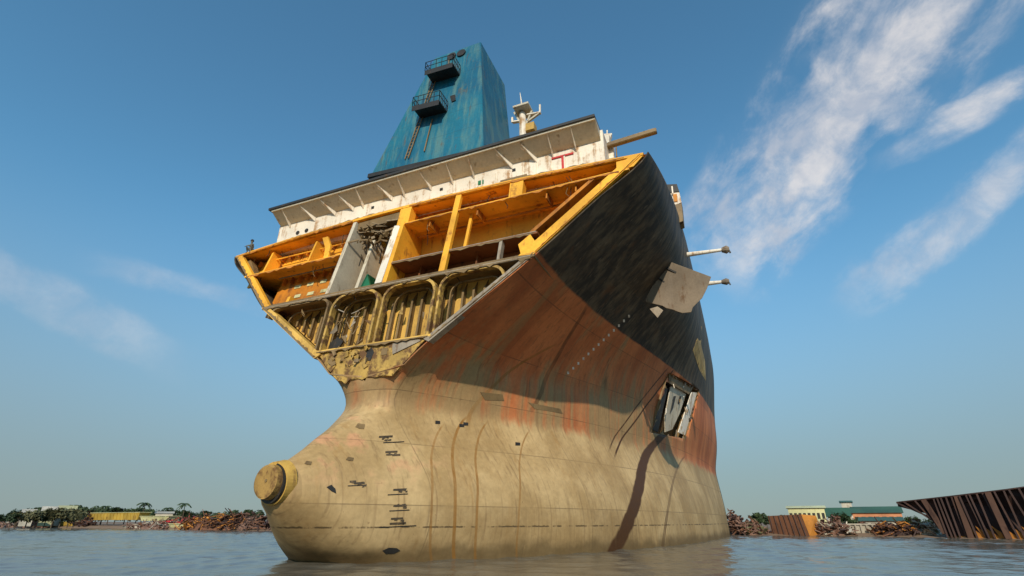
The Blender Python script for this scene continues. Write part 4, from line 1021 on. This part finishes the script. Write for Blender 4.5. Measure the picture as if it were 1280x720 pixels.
# ---- trees
def crown(rng, n, rx, rz, leaf, zc, clumps=9):
    mb = MB(); cs = []
    for i in range(clumps):
        a = rng.uniform(0, 2 * math.pi); r = rx * rng.uniform(.15, .75); cs.append((Vector((r * math.cos(a), r * math.sin(a), zc + rng.uniform(-.6, .75) * rz)), rng.uniform(.3, .55) * rx))
    for i in range(n):
        c, r = rng.choice(cs); d = Vector((rng.gauss(0, 1), rng.gauss(0, 1), rng.gauss(0, .8))).normalized() * r * rng.uniform(.35, 1.05)
        p = c + d; u = Vector((rng.uniform(-1, 1), rng.uniform(-1, 1), rng.uniform(-1, 1))).normalized(); w = u.orthogonal().normalized()
        s = leaf * rng.uniform(.6, 1.3)
        mb.poly([p - u * s, p + w * s * .5, p + u * s, p - w * s * .5])
    return mb
def make_tree(seed, h, rx, mat):
    rng = random.Random(seed); root = empty('tree', (0, 0, 0)); tk = MB()
    tk.tube((0, 0, -.3), (.08, .05, h * .5), .14, .09, 7)
    for i in range(4):
        a = rng.uniform(0, 6.28); tk.tube((.06, .04, h * (.32 + .05 * i)), (rx * .6 * math.cos(a), rx * .6 * math.sin(a), h * rng.uniform(.6, .85)), .06, .02, 5)
    tk.build('trunk', M['bark'], root)
    crown(rng, 950, rx, h * .36, .34, h * .58, 13).build('crown', M[mat], root); return root
def make_palm(seed, h):
    rng = random.Random(seed); root = empty('palm_tree', (0, 0, 0)); tk = MB(); prev = Vector((0, 0, -.3))
    for i in range(5):
        nx = Vector((.05 * i * i * .5, 0, h * (i + 1) / 5)); tk.tube(prev, nx, .13 - .012 * i, .12 - .012 * i, 7); prev = nx
    tk.build('trunk', M['bark'], root); mb = MB()
    for k in range(15):
        a = k * 2.4; el = rng.uniform(-.1, .8); d = Vector((math.cos(a), math.sin(a), 0)); pts = []
        for i in range(6):
            s = i / 5; pts.append(prev + d * (s * 1.7) + Vector((0, 0, math.sin(el) * s * 1.5 - s * s * 1.3)))
        for i in range(5):
            p, p2 = pts[i], pts[i + 1]; w = d.cross(Vector((0, 0, 1))) * (.32 - .04 * i)
            for sgn in (1, -1):
                mb.poly([p, p2, p2 + w * sgn - Vector((0, 0, .18)), p + w * sgn * .9 - Vector((0, 0, .2))])
    mb.build('crown', M['leaf'], root); return root
TREES = [make_tree(1, 4.5, 1.9, 'leaf'), make_tree(2, 4.0, 2.3, 'leaf'), make_tree(3, 3.6, 1.8, 'leaf_dry')]
PALM = make_palm(5, 5.0)
used = set()
def plant(src, px, ytop, dist, h, label, cat, group):
    p = CAM + bearing(px) * dist; p.z = .6; H = z_at(px, ytop, p) - .6; s = H / max(v.co.z for c in src.children for v in c.data.vertices)
    if src.name not in used:
        used.add(src.name); src.location = p; src.scale = (s,) * 3; src.rotation_euler = (0, 0, random.uniform(0, 6)); o = src
    else: o = dup(src, p, random.uniform(0, 6), s)
    tag(o, label, cat, group); return o
rt = random.Random(4)
for px in range(-40, 350, 8):
    y = interp(px, [-40, 0, 20, 30, 90, 130, 250, 350], [641, 641, 638, 635, 632, 634, 639, 638]) + rt.uniform(-2, 2.5); i = rt.randrange(2)
    plant(TREES[i], px + rt.uniform(-3, 3), y, rt.uniform(205, 235), (5.9, 5.4)[i], 'dark green tree in the belt along the left shore', 'tree', 'trees in the belt along the left shore')
plant(TREES[1], 57, 640, 175, 5.4, 'low dark green bush in front of the pale yellow house', 'bush', None)
plant(TREES[0], 14, 641, 170, 5.9, 'dark bush left of the pale concrete hut', 'bush', None)
for px, y in ((20, 638), (34, 637), (44, 636), (66, 633), (76, 633), (86, 634), (93, 635)):
    plant(TREES[2], px, y, 172, 5.0, 'dusty pale green tree beside the pale houses', 'tree', 'dusty trees by the pale houses')
for px, y in ((951, 640), (944, 643), (958, 644)):
    plant(TREES[0], px, y, 95, 5.9, 'green tree behind scrap between stern and rusty barge', 'tree', 'trees by the stern')
for px, y in ((1050, 639), (1068, 646), (980, 643), (1140, 644), (1160, 648), (1172, 650)):
    plant(TREES[1], px, y, 100, 5.4, 'dark tree near the buildings of the right shore', 'tree', 'trees of the right shore')
plant(PALM, 176, 628, 190, 5.4, 'tall dark palm left of the long white shed', 'palm tree', None)
plant(PALM, 227, 628.5, 190, 5.4, 'tall dark palm above the dark red scrap heap', 'palm tree', None)
plant(PALM, 126, 632, 195, 5.4, 'shorter palm above the ribbed yellow barge', 'palm tree', None)
plant(PALM, 204, 634, 200, 5.4, 'short palm rising behind the long white shed', 'palm tree', None)
if TREES[2].name not in used: pass

# ================================================================== sky and sun
SUN_EL, SUN_REL = math.radians(30), math.radians(17)      # height; turn from dead ahead of the bow towards port
sv = Vector((-math.cos(SUN_REL) * math.cos(SUN_EL), -math.sin(SUN_REL) * math.cos(SUN_EL), math.sin(SUN_EL)))
ld = bpy.data.lights.new('sun', 'SUN'); ld.energy = 3.5; ld.angle = math.radians(.55); ld.color = (1, .88, .70)
lo = bpy.data.objects.new('sun', ld); COL.objects.link(lo); lo.rotation_euler = sv.to_track_quat('Z', 'Y').to_euler(); lo.location = (-60, -40, 60)
w = bpy.data.worlds.new('World'); sc.world = w; w.use_nodes = True
t = NT(w.node_tree); bg = w.node_tree.nodes['Background']; out = w.node_tree.nodes['World Output']
sky = t.new('ShaderNodeTexSky', sky_type='NISHITA'); sky.sun_disc = False; sky.sun_elevation = SUN_EL
sky.sun_rotation = math.atan2(sv.x, sv.y); sky.air_density = 1.0; sky.dust_density = .35; sky.ozone_density = 1.5; sky.altitude = 0
D0 = t.new('ShaderNodeTexCoord').outputs['Generated']; sz = t.new('ShaderNodeSeparateXYZ'); t.l.new(D0, sz.inputs[0])
skc = t.mix(1.0, sky.outputs[0], (.60, 1.02, 1.05), 'MULTIPLY')
skc = t.mix(t.m('MULTIPLY', t.ramp(sz.outputs[2], .52, 0.02), .90), skc, (1.46, 1.66, 1.84))
t.l.new(skc, bg.inputs[0]); bg.inputs[1].default_value = .15
D = t.new('ShaderNodeTexCoord').outputs['Generated']
def dot(v):
    x = t.new('ShaderNodeVectorMath', operation='DOT_PRODUCT'); t.put(x.inputs[0], D); x.inputs[1].default_value = v; return x.outputs['Value']
def band(pa, pb, halfw, warp_s, tmin, tmax, seed):
    a = ray(*pa); b_ = ray(*pb); n = a.cross(b_).normalized(); tg = n.cross(a).normalized()
    vec = t.new('ShaderNodeCombineXYZ'); dn = dot(n); dt = dot(tg)
    t.put(vec.inputs[0], t.m('MULTIPLY', dt, 1.0)); t.put(vec.inputs[1], t.m('MULTIPLY', dn, 1.7)); t.put(vec.inputs[2], t.m('ADD', dot(a), seed))
    wn = t.noise(vec.outputs[0], 3.0, 3)
    dd = t.m('ABSOLUTE', t.m('ADD', dn, t.m('MULTIPLY', t.m('SUBTRACT', wn, .5), warp_s)))
    core = t.ramp(dd, halfw, halfw * .1)
    ends = t.m('MULTIPLY', t.ramp(dt, tmin, tmin + .12), t.ramp(dt, tmax, tmax - .15))
    n1 = t.noise(vec.outputs[0], 6.5, 10, .62, .35); n2 = t.noise(vec.outputs[0], 13.0, 8, .6, .2)
    tex = t.m('ADD', t.m('MULTIPLY', n1, .62), t.m('MULTIPLY', n2, .38))
    veil = t.m('MULTIPLY', t.m('MULTIPLY', core, core), t.m('MULTIPLY', t.ramp(n1, .3, .65), .5)); return t.m('MULTIPLY', t.m('MAXIMUM', veil, t.m('MULTIPLY', t.ramp(t.m('ADD', tex, t.m('MULTIPLY', core, .24)), .52, .82), t.ramp(core, 0, .5))), ends)
c1 = band((915, 305), (1150, 5), .16, .12, -.10, .85, 1.0)
c2 = band((1075, 365), (1285, 195), .06, .09, -.06, .70, 4.0)
c3 = band((1110, 195), (1275, 108), .036, .03, -.04, .6, 8.0)
c4 = band((-60, 310), (90, 385), .05, .05, -.3, .35, 12.0)
c5 = band((130, 330), (300, 375), .035, .04, -.05, .3, 15.0)
cl = t.m('MAXIMUM', t.m('MAXIMUM', t.m('MULTIPLY', c1, .95), t.m('MULTIPLY', c2, .7)), t.m('MAXIMUM', t.m('MULTIPLY', c3, .9), t.m('MULTIPLY', t.m('MAXIMUM', c4, c5), .30)))
bg2 = t.new('ShaderNodeBackground'); bg2.inputs[1].default_value = .95
fv = t.noise(t.scale(D, 1, 1, 1), 9.0, 8, .62, .3); t.l.new(t.mix(t.ramp(fv, .35, .65), (.50, .53, .60), (.80, .76, .74)), bg2.inputs[0])
cl = t.m('MULTIPLY', cl, t.m('ADD', .55, t.m('MULTIPLY', t.ramp(t.noise(D, 16.0, 8, .65, .4), .32, .62), .45)))
ms = t.new('ShaderNodeMixShader'); t.put(ms.inputs[0], t.m('MULTIPLY', cl, .85)); t.l.new(bg.outputs[0], ms.inputs[1]); t.l.new(bg2.outputs[0], ms.inputs[2])
t.l.new(ms.outputs[0], out.inputs[0])

sc.view_settings.view_transform = 'Standard'; sc.view_settings.look = 'None'; sc.view_settings.exposure = .14; sc.view_settings.gamma = 1
sc.view_settings.use_curve_mapping = False
